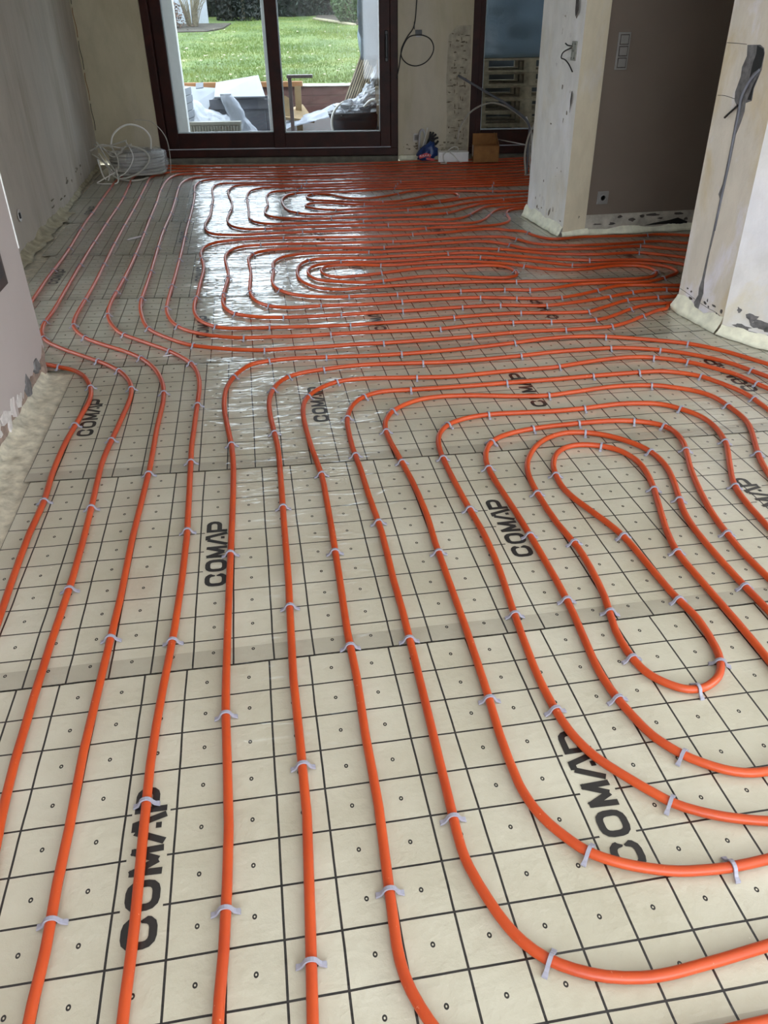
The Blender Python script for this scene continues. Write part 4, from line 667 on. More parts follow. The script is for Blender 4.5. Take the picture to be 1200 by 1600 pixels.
    'l5': [(3.4,8.58),(2.882,8.58),(2.706,8.555),(2.619,8.546),(2.534,8.542),(2.43,8.543),(2.286,8.549),(2.123,8.56),(1.559,8.616),(1.438,8.626),(1.317,8.63),(1.055,8.631),(0.935,8.637),(0.737,8.657),(0.481,8.693),(0.146,8.753),(-0.307,8.848),(-0.366,8.857),(-0.425,8.857),(-0.503,8.847),(-0.542,8.833),(-0.56,8.821),(-0.579,8.802),(-0.596,8.777),(-0.613,8.746),(-0.629,8.707),(-0.644,8.659),(-0.656,8.598),(-0.666,8.525),(-0.674,8.441),(-0.678,8.348),(-0.679,8.151),(-0.674,7.764),(-0.67,7.168),(-0.672,6.945),(-0.683,6.481),(-0.685,6.173),(-0.681,5.722),(-0.673,5.142),(-0.675,4.632),(-0.673,4.524),(-0.664,4.417),(-0.643,4.278),(-0.617,4.152),(-0.593,4.072),(-0.574,4.03),(-0.545,3.982),(-0.477,3.889),(-0.429,3.831),(-0.391,3.792),(-0.363,3.767),(-0.334,3.748),(-0.306,3.732),(-0.186,3.676),(-0.14,3.658),(-0.058,3.634),(0.006,3.623),(0.144,3.622),(0.302,3.615),(0.434,3.616),(0.556,3.608),(0.632,3.606),(0.981,3.61),(1.192,3.625),(1.272,3.628),(1.382,3.626),(1.52,3.614),(1.714,3.614),(1.746,3.617),(1.769,3.622),(1.805,3.635),(1.843,3.652),(1.896,3.683),(2.083,3.804),(2.123,3.822),(2.161,3.832),(2.2,3.885),(2.3,3.91),(2.597,3.93),(2.894,3.95),(3.2,3.97)],
    'l6': [(3.4,8.391),(2.821,8.391),(2.65,8.373),(2.566,8.367),(2.462,8.364),(2.32,8.367),(2.06,8.383),(1.546,8.433),(1.016,8.484),(0.918,8.49),(0.663,8.496),(0.546,8.503),(0.41,8.519),(0.276,8.544),(0.121,8.579),(-0.169,8.662),(-0.305,8.687),(-0.343,8.69),(-0.363,8.688),(-0.382,8.681),(-0.419,8.659),(-0.438,8.645),(-0.456,8.626),(-0.474,8.6),(-0.49,8.562),(-0.504,8.508),(-0.515,8.438),(-0.523,8.353),(-0.526,8.255),(-0.523,8.151),(-0.514,7.945),(-0.506,7.654),(-0.503,7.218),(-0.505,6.83),(-0.51,6.351),(-0.509,5.921),(-0.51,5.542),(-0.514,5.074),(-0.521,4.635),(-0.521,4.42),(-0.516,4.35),(-0.507,4.283),(-0.494,4.221),(-0.479,4.165),(-0.462,4.116),(-0.444,4.074),(-0.425,4.039),(-0.396,3.999),(-0.367,3.967),(-0.328,3.931),(-0.299,3.909),(-0.26,3.884),(-0.212,3.86),(-0.155,3.835),(-0.107,3.82),(-0.069,3.812),(0.036,3.805),(0.179,3.789),(0.353,3.787),(0.616,3.772),(0.842,3.756),(0.922,3.758),(1.089,3.777),(1.182,3.78),(1.263,3.778),(1.344,3.771),(1.622,3.732),(1.684,3.728),(1.716,3.73),(1.739,3.735),(1.788,3.753),(1.841,3.781),(1.94,3.845),(1.996,3.878),(2.051,3.903),(2.089,3.915),(2.136,3.921),(2.25,3.923),(2.563,3.955),(2.877,3.987),(3.2,4.02)],
    'f1': [(3.4,8.206),(3.183,8.206),(2.762,8.206),(2.576,8.196),(2.454,8.193),(2.294,8.196),(2.096,8.205),(1.765,8.231),(1.434,8.253),(1.125,8.269),(0.817,8.284),(0.683,8.293),(0.494,8.316),(0.096,8.376),(-0.168,8.41),(-0.225,8.421),(-0.244,8.421),(-0.262,8.415),(-0.281,8.401),(-0.299,8.381),(-0.316,8.351),(-0.332,8.308),(-0.344,8.244),(-0.352,8.16),(-0.354,8.063),(-0.339,7.767),(-0.336,7.671),(-0.338,7.312),(-0.34,6.983),(-0.345,6.835),(-0.37,6.589),(-0.373,6.523),(-0.372,6.455),(-0.368,6.389),(-0.359,6.329),(-0.349,6.279),(-0.336,6.24),(-0.322,6.212),(-0.308,6.193),(-0.279,6.167),(-0.251,6.151),(-0.151,6.119),(-0.109,6.109),(-0.066,6.104),(0.062,6.108),(0.206,6.106),(0.64,6.084),(0.741,6.076),(0.857,6.062),(0.958,6.046),(1.001,6.038),(1.1,6.012),(1.143,6.005),(1.203,6.006),(1.34,6.025),(1.386,6.028),(1.43,6.025),(1.517,6.011),(1.621,6.002),(1.696,6.001),(1.789,6.008),(1.838,6.017),(1.889,6.037),(1.925,6.059),(1.945,6.075),(1.966,6.098),(1.989,6.132),(2.011,6.18),(2.025,6.236),(2.041,6.35),(2.056,6.413),(2.078,6.469),(2.102,6.508),(2.125,6.534),(2.147,6.552),(2.166,6.563),(2.185,6.568),(2.236,6.573),(2.554,6.573),(2.872,6.573),(3.2,6.573)],
    'f2': [(3.4,8.057),(3.167,8.057),(2.714,8.057),(2.468,8.036),(2.368,8.033),(2.23,8.034),(2.036,8.041),(1.863,8.051),(1.672,8.067),(1.407,8.094),(1.293,8.102),(0.894,8.113),(0.686,8.116),(0.593,8.12),(0.499,8.13),(0.407,8.148),(0.315,8.176),(0.13,8.241),(0,8.275),(-0.037,8.28),(-0.056,8.279),(-0.074,8.274),(-0.112,8.257),(-0.13,8.243),(-0.148,8.221),(-0.165,8.184),(-0.18,8.13),(-0.192,8.062),(-0.201,7.979),(-0.202,7.884),(-0.191,7.698),(-0.168,7.442),(-0.164,7.268),(-0.169,7.103),(-0.174,7.026),(-0.199,6.749),(-0.2,6.677),(-0.198,6.607),(-0.191,6.543),(-0.18,6.489),(-0.169,6.445),(-0.155,6.411),(-0.127,6.364),(-0.099,6.331),(-0.07,6.308),(-0.041,6.294),(0.017,6.279),(0.105,6.266),(0.296,6.266),(0.503,6.257),(0.652,6.246),(0.963,6.212),(1.276,6.179),(1.513,6.144),(1.648,6.131),(1.679,6.131),(1.712,6.139),(1.748,6.159),(1.787,6.194),(1.808,6.22),(1.831,6.251),(1.854,6.291),(1.929,6.434),(1.978,6.514),(2.002,6.547),(2.025,6.573),(2.046,6.59),(2.066,6.601),(2.084,6.607),(2.264,6.649),(2.573,6.649),(2.882,6.649),(3.2,6.649)],
    'f3': [(3.4,7.912),(3.153,7.912),(2.673,7.912),(2.396,7.903),(2.26,7.905),(2.107,7.911),(1.993,7.919),(1.73,7.946),(1.598,7.956),(1.277,7.97),(1.015,7.975),(0.922,7.981),(0.774,8),(0.426,8.059),(0.316,8.08),(0.242,8.088),(0.187,8.084),(0.15,8.077),(0.113,8.061),(0.076,8.032),(0.04,7.995),(0.022,7.967),(0.005,7.925),(-0.009,7.865),(-0.021,7.791),(-0.029,7.704),(-0.032,7.612),(-0.024,7.085),(-0.027,6.769),(-0.024,6.699),(-0.016,6.64),(-0.005,6.595),(0.008,6.561),(0.022,6.535),(0.05,6.497),(0.08,6.472),(0.109,6.455),(0.153,6.436),(0.183,6.427),(0.213,6.422),(0.303,6.417),(0.529,6.394),(0.589,6.385),(0.708,6.363),(0.769,6.356),(0.815,6.358),(0.909,6.375),(0.971,6.38),(1.095,6.382),(1.188,6.376),(1.234,6.37),(1.278,6.359),(1.394,6.316),(1.438,6.303),(1.514,6.291),(1.56,6.288),(1.593,6.294),(1.627,6.308),(1.664,6.332),(1.684,6.349),(1.725,6.394),(1.747,6.422),(1.885,6.621),(1.931,6.678),(1.953,6.698),(1.974,6.713),(1.993,6.724),(2.03,6.736),(2.084,6.747),(2.135,6.749),(2.287,6.744),(2.6,6.744),(2.895,6.744),(3.2,6.744)],
    'f4': [(3.4,7.773),(3.138,7.773),(2.628,7.773),(2.325,7.791),(2.023,7.81),(1.667,7.828),(1.574,7.837),(1.39,7.858),(1.298,7.865),(1.186,7.865),(0.924,7.851),(0.777,7.85),(0.522,7.856),(0.378,7.872),(0.342,7.873),(0.305,7.868),(0.25,7.853),(0.232,7.845),(0.214,7.833),(0.196,7.812),(0.178,7.775),(0.163,7.72),(0.151,7.645),(0.145,7.559),(0.147,7.297),(0.144,7.213),(0.137,7.134),(0.116,6.995),(0.109,6.927),(0.11,6.86),(0.118,6.806),(0.13,6.765),(0.144,6.737),(0.173,6.697),(0.202,6.668),(0.247,6.638),(0.307,6.606),(0.353,6.588),(0.413,6.569),(0.474,6.555),(0.52,6.547),(0.628,6.538),(0.815,6.535),(1.005,6.545),(1.084,6.546),(1.163,6.54),(1.302,6.519),(1.365,6.513),(1.429,6.512),(1.51,6.518),(1.544,6.524),(1.578,6.534),(1.614,6.551),(1.633,6.562),(1.672,6.593),(1.858,6.761),(1.921,6.814),(1.942,6.828),(1.981,6.85),(2.038,6.868),(2.128,6.882),(2.215,6.887),(2.302,6.887),(2.337,6.887),(2.622,6.887),(3.2,6.887)],
    'f5': [(3.4,7.643),(3.126,7.643),(2.593,7.643),(2.055,7.686),(1.963,7.696),(1.782,7.725),(1.708,7.731),(1.634,7.734),(1.448,7.733),(1.262,7.725),(1.169,7.715),(0.983,7.686),(0.891,7.678),(0.819,7.681),(0.624,7.709),(0.518,7.719),(0.482,7.72),(0.446,7.711),(0.409,7.693),(0.373,7.667),(0.354,7.649),(0.336,7.623),(0.318,7.585),(0.301,7.534),(0.287,7.47),(0.276,7.394),(0.273,7.31),(0.275,7.229),(0.285,7.083),(0.292,7.02),(0.302,6.966),(0.313,6.922),(0.326,6.888),(0.354,6.841),(0.383,6.808),(0.413,6.781),(0.442,6.758),(0.473,6.742),(0.504,6.731),(0.55,6.721),(0.597,6.713),(0.645,6.71),(0.821,6.718),(1.178,6.723),(1.374,6.72),(1.44,6.724),(1.543,6.741),(1.596,6.756),(1.632,6.77),(1.67,6.789),(1.749,6.846),(1.789,6.871),(1.865,6.905),(1.976,6.938),(2.086,6.961),(2.377,6.998),(2.649,6.998),(3.2,6.998)],
    's': [(3.4,7.331),(3.093,7.331),(2.498,7.331),(2.359,7.358),(2.273,7.378),(2.037,7.452),(1.968,7.471),(1.828,7.498),(1.776,7.51),(1.726,7.53),(1.66,7.566),(1.626,7.58),(1.609,7.585),(1.573,7.588),(1.554,7.586),(1.516,7.576),(1.456,7.549),(1.395,7.509),(1.254,7.405),(1.215,7.381),(1.158,7.352),(1.102,7.329),(1.066,7.318),(1.03,7.312),(0.996,7.313),(0.945,7.325),(0.912,7.339),(0.88,7.36),(0.849,7.386),(0.819,7.424),(0.761,7.521),(0.731,7.567),(0.716,7.585),(0.683,7.611),(0.649,7.627),(0.614,7.635),(0.596,7.634),(0.578,7.628),(0.56,7.618),(0.541,7.604),(0.523,7.581),(0.508,7.542),(0.506,7.487),(0.514,7.437),(0.527,7.397),(0.541,7.368),(0.556,7.349),(0.588,7.327),(0.687,7.287),(0.8,7.221),(0.864,7.188),(0.961,7.148),(1.026,7.131),(1.11,7.12),(1.178,7.118),(1.248,7.125),(1.302,7.14),(1.358,7.166),(1.435,7.212),(1.475,7.24),(1.579,7.326),(1.62,7.355),(1.66,7.375),(1.718,7.396),(1.756,7.403),(1.774,7.404),(1.809,7.399),(1.825,7.391),(1.84,7.379),(1.854,7.361),(1.865,7.334),(1.869,7.294),(1.859,7.236),(1.837,7.182),(1.813,7.147),(1.792,7.128),(1.772,7.118),(1.677,7.08),(1.602,7.056),(1.512,7.034),(1.424,7.022),(1.321,7.017),(1.186,7.02),(1.052,7.03),(0.937,7.047),(0.872,7.063),(0.824,7.083),(0.793,7.103),(0.731,7.15),(0.683,7.175),(0.634,7.192),(0.601,7.201),(0.568,7.206),(0.534,7.201),(0.516,7.193),(0.499,7.177),(0.481,7.155),(0.467,7.122),(0.466,7.079),(0.476,7.047),(0.49,7.023),(0.519,6.983),(0.548,6.949),(0.578,6.923),(0.609,6.903),(0.64,6.887),(0.687,6.87),(0.719,6.863),(0.767,6.859),(0.849,6.859),(1.014,6.871),(1.163,6.871),(1.214,6.876),(1.248,6.882),(1.3,6.894),(1.371,6.915),(1.662,7.013),(1.738,7.042),(1.855,7.099),(1.894,7.114),(1.95,7.128),(2.042,7.143),(2.207,7.159),(2.443,7.168),(2.693,7.168),(3.2,7.168)],
}
CLIPS = [('n1',2.015,3.31,2.49),('n1',1.669,3.48,2.83),('n1',1.2,3.485,-3),('n1',0.634,3.444,3.13),('n1',0.281,3.472,3.04),('n1',0.012,3.477,-2.95),('n1',-0.151,3.307,-1.9),('n1',-0.159,2.641,-1.5),
    ('n1',-0.161,1.926,-1.59),('n1',-0.169,1.285,-1.55),('n1',-0.166,0.82,-1.58),('n2',2.121,2.936,1.94),('n2',1.847,3.256,2.64),('n2',1.627,3.325,3.02),('n2',1.177,3.311,-3.06),('n2',0.711,3.313,3.02),
    ('n2',0.252,3.322,-2.96),('n2',0.088,3.262,-2.41),('n2',0.014,3.123,-1.83),('n2',0.004,2.708,-1.5),('n2',0.007,2.16,-1.59),('n2',-0.002,1.646,-1.6),('n2',-0.007,1.113,-1.56),('n2',-0.024,0.704,-1.63),
    ('n3',2.063,2.797,1.84),('n3',1.899,3.089,2.4),('n3',1.771,3.169,2.74),('n3',1.303,3.148,-2.98),('n3',0.649,3.146,2.99),('n3',0.294,3.164,-2.74),('n3',0.158,3.028,-2.01),('n3',0.151,2.353,-1.53),
    ('n3',0.145,1.879,-1.58),('n3',0.138,1.462,-1.56),('n3',0.127,0.806,-1.63),('n4',1.962,2.655,1.6),('n4',1.872,2.918,2.22),('n4',1.625,3.014,3.13),('n4',1.411,3.015,-3.13),('n4',1.018,3.014,-3.14),
    ('n4',0.596,3.019,3.09),('n4',0.388,2.983,-2.44),('n4',0.295,2.787,-1.74),('n4',0.286,2.471,-1.53),('n4',0.298,2.015,-1.55),('n4',0.289,1.462,-1.59),('n4',0.275,0.934,-1.58),('n4',0.369,0.641,-0.66),
    ('n5',1.708,2.213,1.18),('n5',1.821,2.613,1.61),('n5',1.616,2.869,2.85),('n5',1.15,2.851,-3.14),('n5',0.481,2.817,-2.21),('n5',0.427,2.642,-1.61),('n5',0.442,2.39,-1.49),('n5',0.447,1.822,-1.59),
    ('n5',0.433,1.228,-1.63),('n5',0.509,0.82,-0.73),('n5',0.756,0.746,-0),('n6',1.505,2.017,1.27),('n6',1.643,2.322,1.23),('n6',1.624,2.623,2.18),('n6',1.246,2.701,-3.07),('n6',0.852,2.717,-3.09),
    ('n6',0.671,2.654,-2.38),('n6',0.592,2.39,-1.6),('n6',0.598,2.038,-1.53),('n6',0.582,1.508,-1.63),('n6',0.571,1.17,-1.48),('n6',0.712,0.897,-0.73),('n7',1.33,1.761,1.47),('n7',1.471,2.288,1.2),
    ('n7',1.486,2.489,2.11),('n7',1.392,2.552,2.79),('n7',1.173,2.574,-3.12),('n7',0.984,2.562,-2.99),('n7',0.797,2.481,-2.28),('n7',0.732,2.289,-1.65),('n7',0.739,1.86,-1.57),('n7',0.738,1.542,-1.62),
    ('n7',0.724,1.178,-1.41),('n7',0.793,1.003,-0.84),('n8',1.239,1.512,1.59),('n8',1.282,1.97,1.26),('n8',1.341,2.299,1.79),('n8',1.169,2.493,2.81),('n8',0.843,2.093,-1.61),('n8',0.858,1.799,-1.48),
    ('n8',0.832,1.474,-1.8),('n8',0.814,1.299,-1.45),('n8',0.919,1.176,0.02),('n8',1.017,1.247,1.14),('n8',1.033,1.49,1.7),('n8',1.016,1.805,1.71),('n8',0.945,2.199,1.41),('n8',1.185,2.377,-0.53),
    ('n8',1.232,2.048,-1.85),('n8',1.136,1.698,-1.67),('t1',2.819,5.455,-3.04),('t1',2.005,5.694,1.82),('t1',1.158,5.843,-3.08),('t1',0.213,5.939,2.99),('t1',-0.362,5.442,-1.48),('t1',-0.363,4.55,-1.63),
    ('t1',-0.241,4.014,-0.7),('t1',0.034,3.949,-0.12),('t1',0.449,3.906,-0.03),('t1',1.003,3.918,0.04),('t1',1.373,3.919,-0.12),('t1',1.732,3.87,0.23),('t1',2.018,4.018,0.34),('t1',2.208,4.033,-0.01),
    ('t2',2.708,5.271,3.14),('t2',1.868,5.531,2.05),('t2',0.98,5.653,2.99),('t2',0.04,5.764,-3.1),('t2',-0.185,4.938,-1.6),('t2',-0.209,4.588,-1.59),('t2',-0.138,4.211,-0.82),('t2',0.114,4.1,-0.16),
    ('t2',0.422,4.082,-0.02),('t2',0.758,4.08,-0.02),('t2',1.09,4.08,-0.01),('t2',1.305,4.071,-0.15),('t2',1.551,4.014,-0.05),('t2',1.949,4.095,0.31),('t2',2.109,4.149,0.25),('t2',2.326,4.162,-0.19),
    ('t3',2.63,5.156,2.86),('t3',1.766,5.377,2.15),('t3',0.889,5.499,3.08),('t3',-0.024,5.496,-1.95),('t3',-0.054,4.599,-1.51),('t3',0.047,4.317,-0.75),('t3',0.33,4.26,-0.06),('t3',0.784,4.25,0.05),
    ('t3',1.235,4.23,-0.19),('t3',1.433,4.177,-0.27),('t3',1.68,4.139,0.11),('t3',1.928,4.224,0.43),('t4',2.543,4.989,2.85),('t4',1.656,5.28,2.69),('t4',0.766,5.387,2.94),('t4',0.101,5.065,-1.61),
    ('t4',0.124,4.602,-1.12),('t4',0.505,4.401,-0.1),('t4',0.783,4.389,-0.01),('t4',1.155,4.374,-0.07),('t4',1.414,4.352,-0.18),('t4',1.554,4.315,-0.12),('t4',2.417,4.385,0.51),('t4',1.993,4.78,2.78),
    ('t6',1.472,5.086,2.75),('t6',0.546,5.171,3.11),('t6',0.745,4.674,0.17),('t6',1.594,4.708,1.48),('t6',0.763,4.85,-2.89),('t6',0.793,5.034,-0.23),('t6',1.69,4.821,-0.73),('t6',2.438,4.516,-1.96),
    ('t6',1.531,4.498,2.98),('t6',0.336,5.254,0.75),('t6',1.283,5.238,0.03),('t6',2.146,4.873,-0.26),('l0',-1.34,8.388,-1.57),('l0',-1.337,7.822,-1.56),('l0',-1.331,7.185,-1.57),('l0',-1.325,6.579,-1.54),
    ('l0',-1.304,5.936,-1.55),('l0',-1.304,5.353,-1.58),('l1',-0.947,3.587,-0.61),('l1',-0.766,3.307,-1.34),('l1',-0.769,2.926,-1.66),('l1',-0.771,2.342,-1.56),('l2',-1.178,8.543,-1.53),('l2',-1.154,7.878,-1.55),
    ('l2',-1.151,7.342,-1.58),('l2',-1.156,6.704,-1.57),('l2',-1.156,6.099,-1.57),('l2',-1.154,5.454,-1.56),('l2',-1.145,4.272,-1.55),('l2',-1.098,4.011,-1.19),('l2',-0.779,3.627,-0.83),('l2',-0.667,3.482,-1.03),
    ('l2',-0.588,3.257,-1.44),('l2',-0.609,2.763,-1.65),('l2',-0.61,2.27,-1.55),('l2',-0.604,1.832,-1.58),('l3',-1.01,8.51,-1.56),('l3',-1.004,7.86,-1.56),('l3',-1.001,7.229,-1.57),('l3',-1.003,6.632,-1.57),
    ('l3',-1.003,6.01,-1.56),('l3',-0.996,5.43,-1.56),('l3',-0.995,4.636,-1.59),('l3',-0.981,4.18,-1.34),('l3',-0.891,3.976,-0.99),('l3',-0.583,3.627,-0.99),('l3',-0.446,3.183,-1.49),('l3',-0.445,2.468,-1.59),
    ('l3',-0.463,1.6,-1.59),('l3',-0.467,0.851,-1.53),('l4',-0.842,8.154,-1.57),('l4',-0.83,7.514,-1.56),('l4',-0.827,6.903,-1.57),('l4',-0.822,6.311,-1.56),('l4',-0.818,5.655,-1.57),('l4',-0.827,5.048,-1.6),
    ('l4',-0.836,4.759,-1.61),('l4',-0.826,4.324,-1.4),('l4',-0.699,3.979,-0.95),('l4',-0.456,3.696,-0.92),('l4',-0.346,3.511,-1.2),('l4',-0.298,3.03,-1.59),('l4',-0.303,2.53,-1.55),('l4',-0.293,2.073,-1.57),
    ('l4',-0.305,1.561,-1.63),('l4',-0.326,1.076,-1.55),('l5',-0.68,8.251,-1.59),('l5',-0.673,7.673,-1.56),('l5',-0.671,7.017,-1.58),('l5',-0.684,6.418,-1.58),('l5',-0.683,5.83,-1.56),('l5',-0.673,5.186,-1.56),
    ('l5',-0.675,4.596,-1.55),('l5',-0.584,4.05,-1.16),('l5',-0.344,3.754,-0.59),('l5',-0.003,3.624,-0.12),('l5',0.575,3.607,-0.04),('l5',1.02,3.612,0.05),('l5',1.51,3.615,-0.05),('l5',1.757,3.619,0.22),
    ('l5',1.981,3.739,0.58),('l6',-0.49,8.562,-1.85),('l6',-0.514,7.945,-1.54),('l6',-0.504,7.301,-1.57),('l6',-0.506,6.686,-1.58),('l6',-0.51,6.099,-1.57),('l6',-0.51,5.442,-1.58),('l6',-0.518,4.826,-1.59),
    ('l6',-0.519,4.385,-1.5),('l6',-0.434,4.055,-1.08),('l6',-0.098,3.817,-0.24),('l6',0.334,3.787,-0.03),('l6',0.892,3.756,0.04),('l6',1.284,3.777,-0.07),('l6',1.483,3.752,-0.13),('l6',1.716,3.73,0.15),
    ('l6',1.968,3.862,0.53),('f1',0.569,8.306,3.02),('f1',-0.332,8.308,-1.78),('f1',-0.338,7.312,-1.58),('f1',-0.368,6.389,-1.47),('f1',0.364,6.098,-0.06),('f1',1.294,6.018,0.14),('f1',2.041,6.35,1.3),
    ('f2',1.482,8.086,3.04),('f2',0.537,8.125,3.03),('f2',-0.201,7.979,-1.62),('f2',-0.174,7.026,-1.64),('f2',0.09,6.267,-0.09),('f2',1.038,6.204,-0.1),('f2',1.904,6.387,1.06),('f3',1.428,7.964,3.1),
    ('f3',0.499,8.047,2.98),('f3',-0.032,7.519,-1.58),('f3',-0.005,6.595,-1.33),('f3',0.862,6.367,0.18),('f3',1.747,6.422,0.92),('f4',2.344,7.79,3.08),('f4',1.39,7.858,3.04),('f4',0.45,7.863,3.02),
    ('f4',0.137,7.134,-1.65),('f4',0.628,6.538,-0.05),('f4',1.578,6.534,0.38),('f5',2.295,7.666,3.06),('f5',1.355,7.73,-3.1),('f5',0.409,7.693,-2.59),('f5',0.383,6.808,-0.81),('f5',1.292,6.721,-0.02),
    ('f5',2.195,6.976,0.12),('s',2.222,7.393,2.85),('s',1.334,7.463,-2.5),('s',0.56,7.618,-2.42),('s',1.144,7.118,-0.02),('s',1.837,7.182,-1.98),('s',0.97,7.041,2.97),('s',0.703,6.866,-0.22),
    ('s',1.625,7,0.33)]
R_PIPE = .0098; Z_PIPE = .0108
PIPE_LABEL = {
    'near': 'orange heating pipe wound in the big spiral nearest the camera, lower right',
    'mid': 'orange heating pipe wound in the oval spiral between the two right-hand pillars',
    'l0': 'orange heating pipe closest to the left wall, disappearing behind the near wall corner',
    'l2': 'orange heating pipe second from the left wall, bending round the near wall corner',
    'l3': 'orange heating pipe third from the left, running straight out at the bottom edge',
    'l4': 'orange heating pipe fourth from the left, crossing the COMAP print at bottom left',
    'l5': 'orange heating pipe fifth from the left, turning right just above the near spiral',
    'l6': 'orange heating pipe sixth from the left, turning right below the oval spiral',
    'f1': 'outermost orange pipe loop of the set in front of the garden door',
    'f2': 'second orange pipe loop from outside in front of the garden door',
    'f3': 'third orange pipe loop from outside in front of the garden door',
    'f4': 'fourth orange pipe loop from outside in front of the garden door',
    'f5': 'fifth, inner orange pipe loop in front of the garden door',
    's': 'innermost S-shaped orange pipe with two hairpins in front of the garden door',
}
for k, pts in PIPES.items():
    me = tube_mesh('heating_pipe', [(x, y, Z_PIPE) for x, y in pts], R_PIPE, 10, 2)
    tag(obj('heating_pipe', me, M_['orange_pipe']), PIPE_LABEL[k], 'pipe', 'orange underfloor heating pipes')

def clip_mesh():
    """saddle clip: arch over the pipe with two flared feet"""
    bm = bmesh.new(); hw = .0036; prof = []
    outer = [(-.0265, .0015), (-.0255, .0050), (-.0185, .0075), (-.0145, .0125)]
    inner = [(-.0265, .0000), (-.0215, .0018), (-.0150, .0040), (-.0112, .0108)]
    for k in range(1, 8):
        a = PI - PI * k / 8; outer.append((.0138 * math.cos(a), .0118 + .0130 * math.sin(a))); inner.append((.0106 * math.cos(a), .0112 + .0102 * math.sin(a)))
    outer += [(-x, z) for x, z in outer[3::-1]]; inner += [(-x, z) for x, z in inner[3::-1]]
    V = [[bm.verts.new((s * hw * (1.35 if j in (0, 1, len(outer) - 1, len(outer) - 2) else 1), p[0], p[1])) for j, p in enumerate(row)] for row in (outer, inner) for s in (-1, 1)]
    n = len(outer)
    for i in range(n - 1):
        bm.faces.new((V[0][i], V[0][i + 1], V[1][i + 1], V[1][i])); bm.faces.new((V[2][i], V[3][i], V[3][i + 1], V[2][i + 1]))
        bm.faces.new((V[0][i], V[2][i], V[2][i + 1], V[0][i + 1])); bm.faces.new((V[1][i], V[1][i + 1], V[3][i + 1], V[3][i]))
    for i in (0, n - 1): bm.faces.new((V[0][i], V[1][i], V[3][i], V[2][i]))
    bmesh.ops.recalc_face_normals(bm, faces=bm.faces); me = bpy.data.meshes.new('pipe_clip'); bm.to_mesh(me); bm.free()
    me.materials.append(M_['clip']); return me
CM = clip_mesh()
ORD = ['first', 'second', 'third', 'fourth', 'fifth', 'sixth', 'seventh', 'eighth', 'ninth', 'tenth', 'eleventh', 'twelfth', 'thirteenth', 'fourteenth', 'fifteenth', 'sixteenth', 'seventeenth', 'eighteenth', 'nineteenth', 'twentieth'] + ['%dth' % k for k in range(21, 40)]
STRAND = {'n8': "near spiral's innermost hairpin", 't6': "oval spiral's inner hairpins", 's': 'S-shaped pipe by the garden door'}
for k in range(1, 8): STRAND['n%d' % k] = "near spiral's %s loop from outside" % ORD[k - 1]
for k in range(1, 5): STRAND['t%d' % k] = "oval spiral's %s loop from outside" % ORD[k - 1]
for k in range(1, 6): STRAND['f%d' % k] = "garden-door set's %s loop from outside" % ORD[k - 1]
for k, w_ in (('l0', 'first'), ('l2', 'second'), ('l3', 'third'), ('l4', 'fourth'), ('l5', 'fifth'), ('l6', 'sixth')): STRAND[k] = '%s pipe from the left wall' % w_
STRAND['l1'] = 'leftmost pipe beside the near wall'
cnt = {}
for s_, x, y, a in CLIPS:
    n = cnt.get(s_, 0); cnt[s_] = n + 1
    o = bpy.data.objects.new('pipe_clip', CM); C.objects.link(o); o.location = (x, y, .0002); o.rotation_euler = (0, 0, a)
    start = 'the far end' if s_[0] == 'l' else 'the right end'
    tag(o, 'grey plastic clip, %s from %s of the %s' % (ORD[n], start, STRAND[s_]), 'pipe clip', 'grey clips holding the heating pipes')

# ================================================================== THINGS IN THE ROOM
# coil of cable wrapped in plastic
random.seed(4)
coil = empty('cable_coil', (-1.14, 9.22, .0215)); tag(coil, 'grey cable coil half wrapped in shiny plastic in the far left corner', 'cable coil')
bm = bmesh.new()
pts = []
for layer in range(7):
    for ring_ in range(3):
        for k in range(29):
            a = 2 * PI * k / 28; r = .19 + .04 * ring_ + .004 * math.sin(5 * a + layer + ring_); pts.append((r * math.cos(a), r * math.sin(a) * .82, .016 + layer * .030 + .004 * math.sin(3 * a + layer * 2)))
obj('windings', tube_mesh('windings', pts, .0155, 6, 1), M_['grey_cable'], coil)
prof = [(.14, .03), (.145, .19), (.165, .225), (.24, .235), (.295, .205), (.315, .15), (.315, .08), (.295, .02), (.22, -.006)]
bm = lathe(prof, 48)
for v in bm.verts:
    x, y, z = v.co; n = fbm(x * 9, y * 9, z * 22, 1, 3); s = 1 + .045 * n; v.co = Vector((x * s, y * s * .82, max(-.006, z + .012 * n)))
bmesh.ops.delete(bm, geom=[f for f in bm.faces if f.calc_center_median().x < -.10 + .04 * math.sin(f.calc_center_median().z * 40)], context='FACES')
obj('plastic_wrap', bm, M_['plastic_wrap'], coil); smooth(coil.children[-1])
def cable(name, pts, r, mat, label, cat='cable', group=None, sub=6):
    o = obj(name, tube_mesh(name, pts, r, 6, sub), M_[mat]); return tag(o, label, cat, group)
cx, cy = -1.14, 9.22
cable('loose_cable', [(cx - .22, cy - .2, .30), (cx - .17, cy - .18, .42), (cx - .02, cy - .15, .50), (cx + .12, cy - .13, .46), (cx + .18, cy - .12, .38), (cx + .17, cy - .1, .262)], .009, 'white_cable', 'thick pale cable arching over the wrapped coil')
cable('loose_cable', [(cx + .03, cy + .1, .52), (cx + .2, cy + .05, .5), (cx + .33, cy - .05, .36), (cx + .35, cy - .12, .15), (cx + .335, cy - .16, .03)], .004, 'grey_cable', 'thin grey cable hooped over the right side of the coil')
cable('loose_cable', [(cx - .05, cy - .28, .33), (cx + .12, cy - .30, .27), (cx + .16, cy - .31, .2), (cx + .08, cy - .34, .1), (cx - .10, cy - .37, .03), (cx - .2, cy - .38, .045), (cx - .26, cy - .36, .14), (cx - .33, cy - .30, .26)], .009, 'grey_cable', 'grey cable loop hanging across the front of the coil')
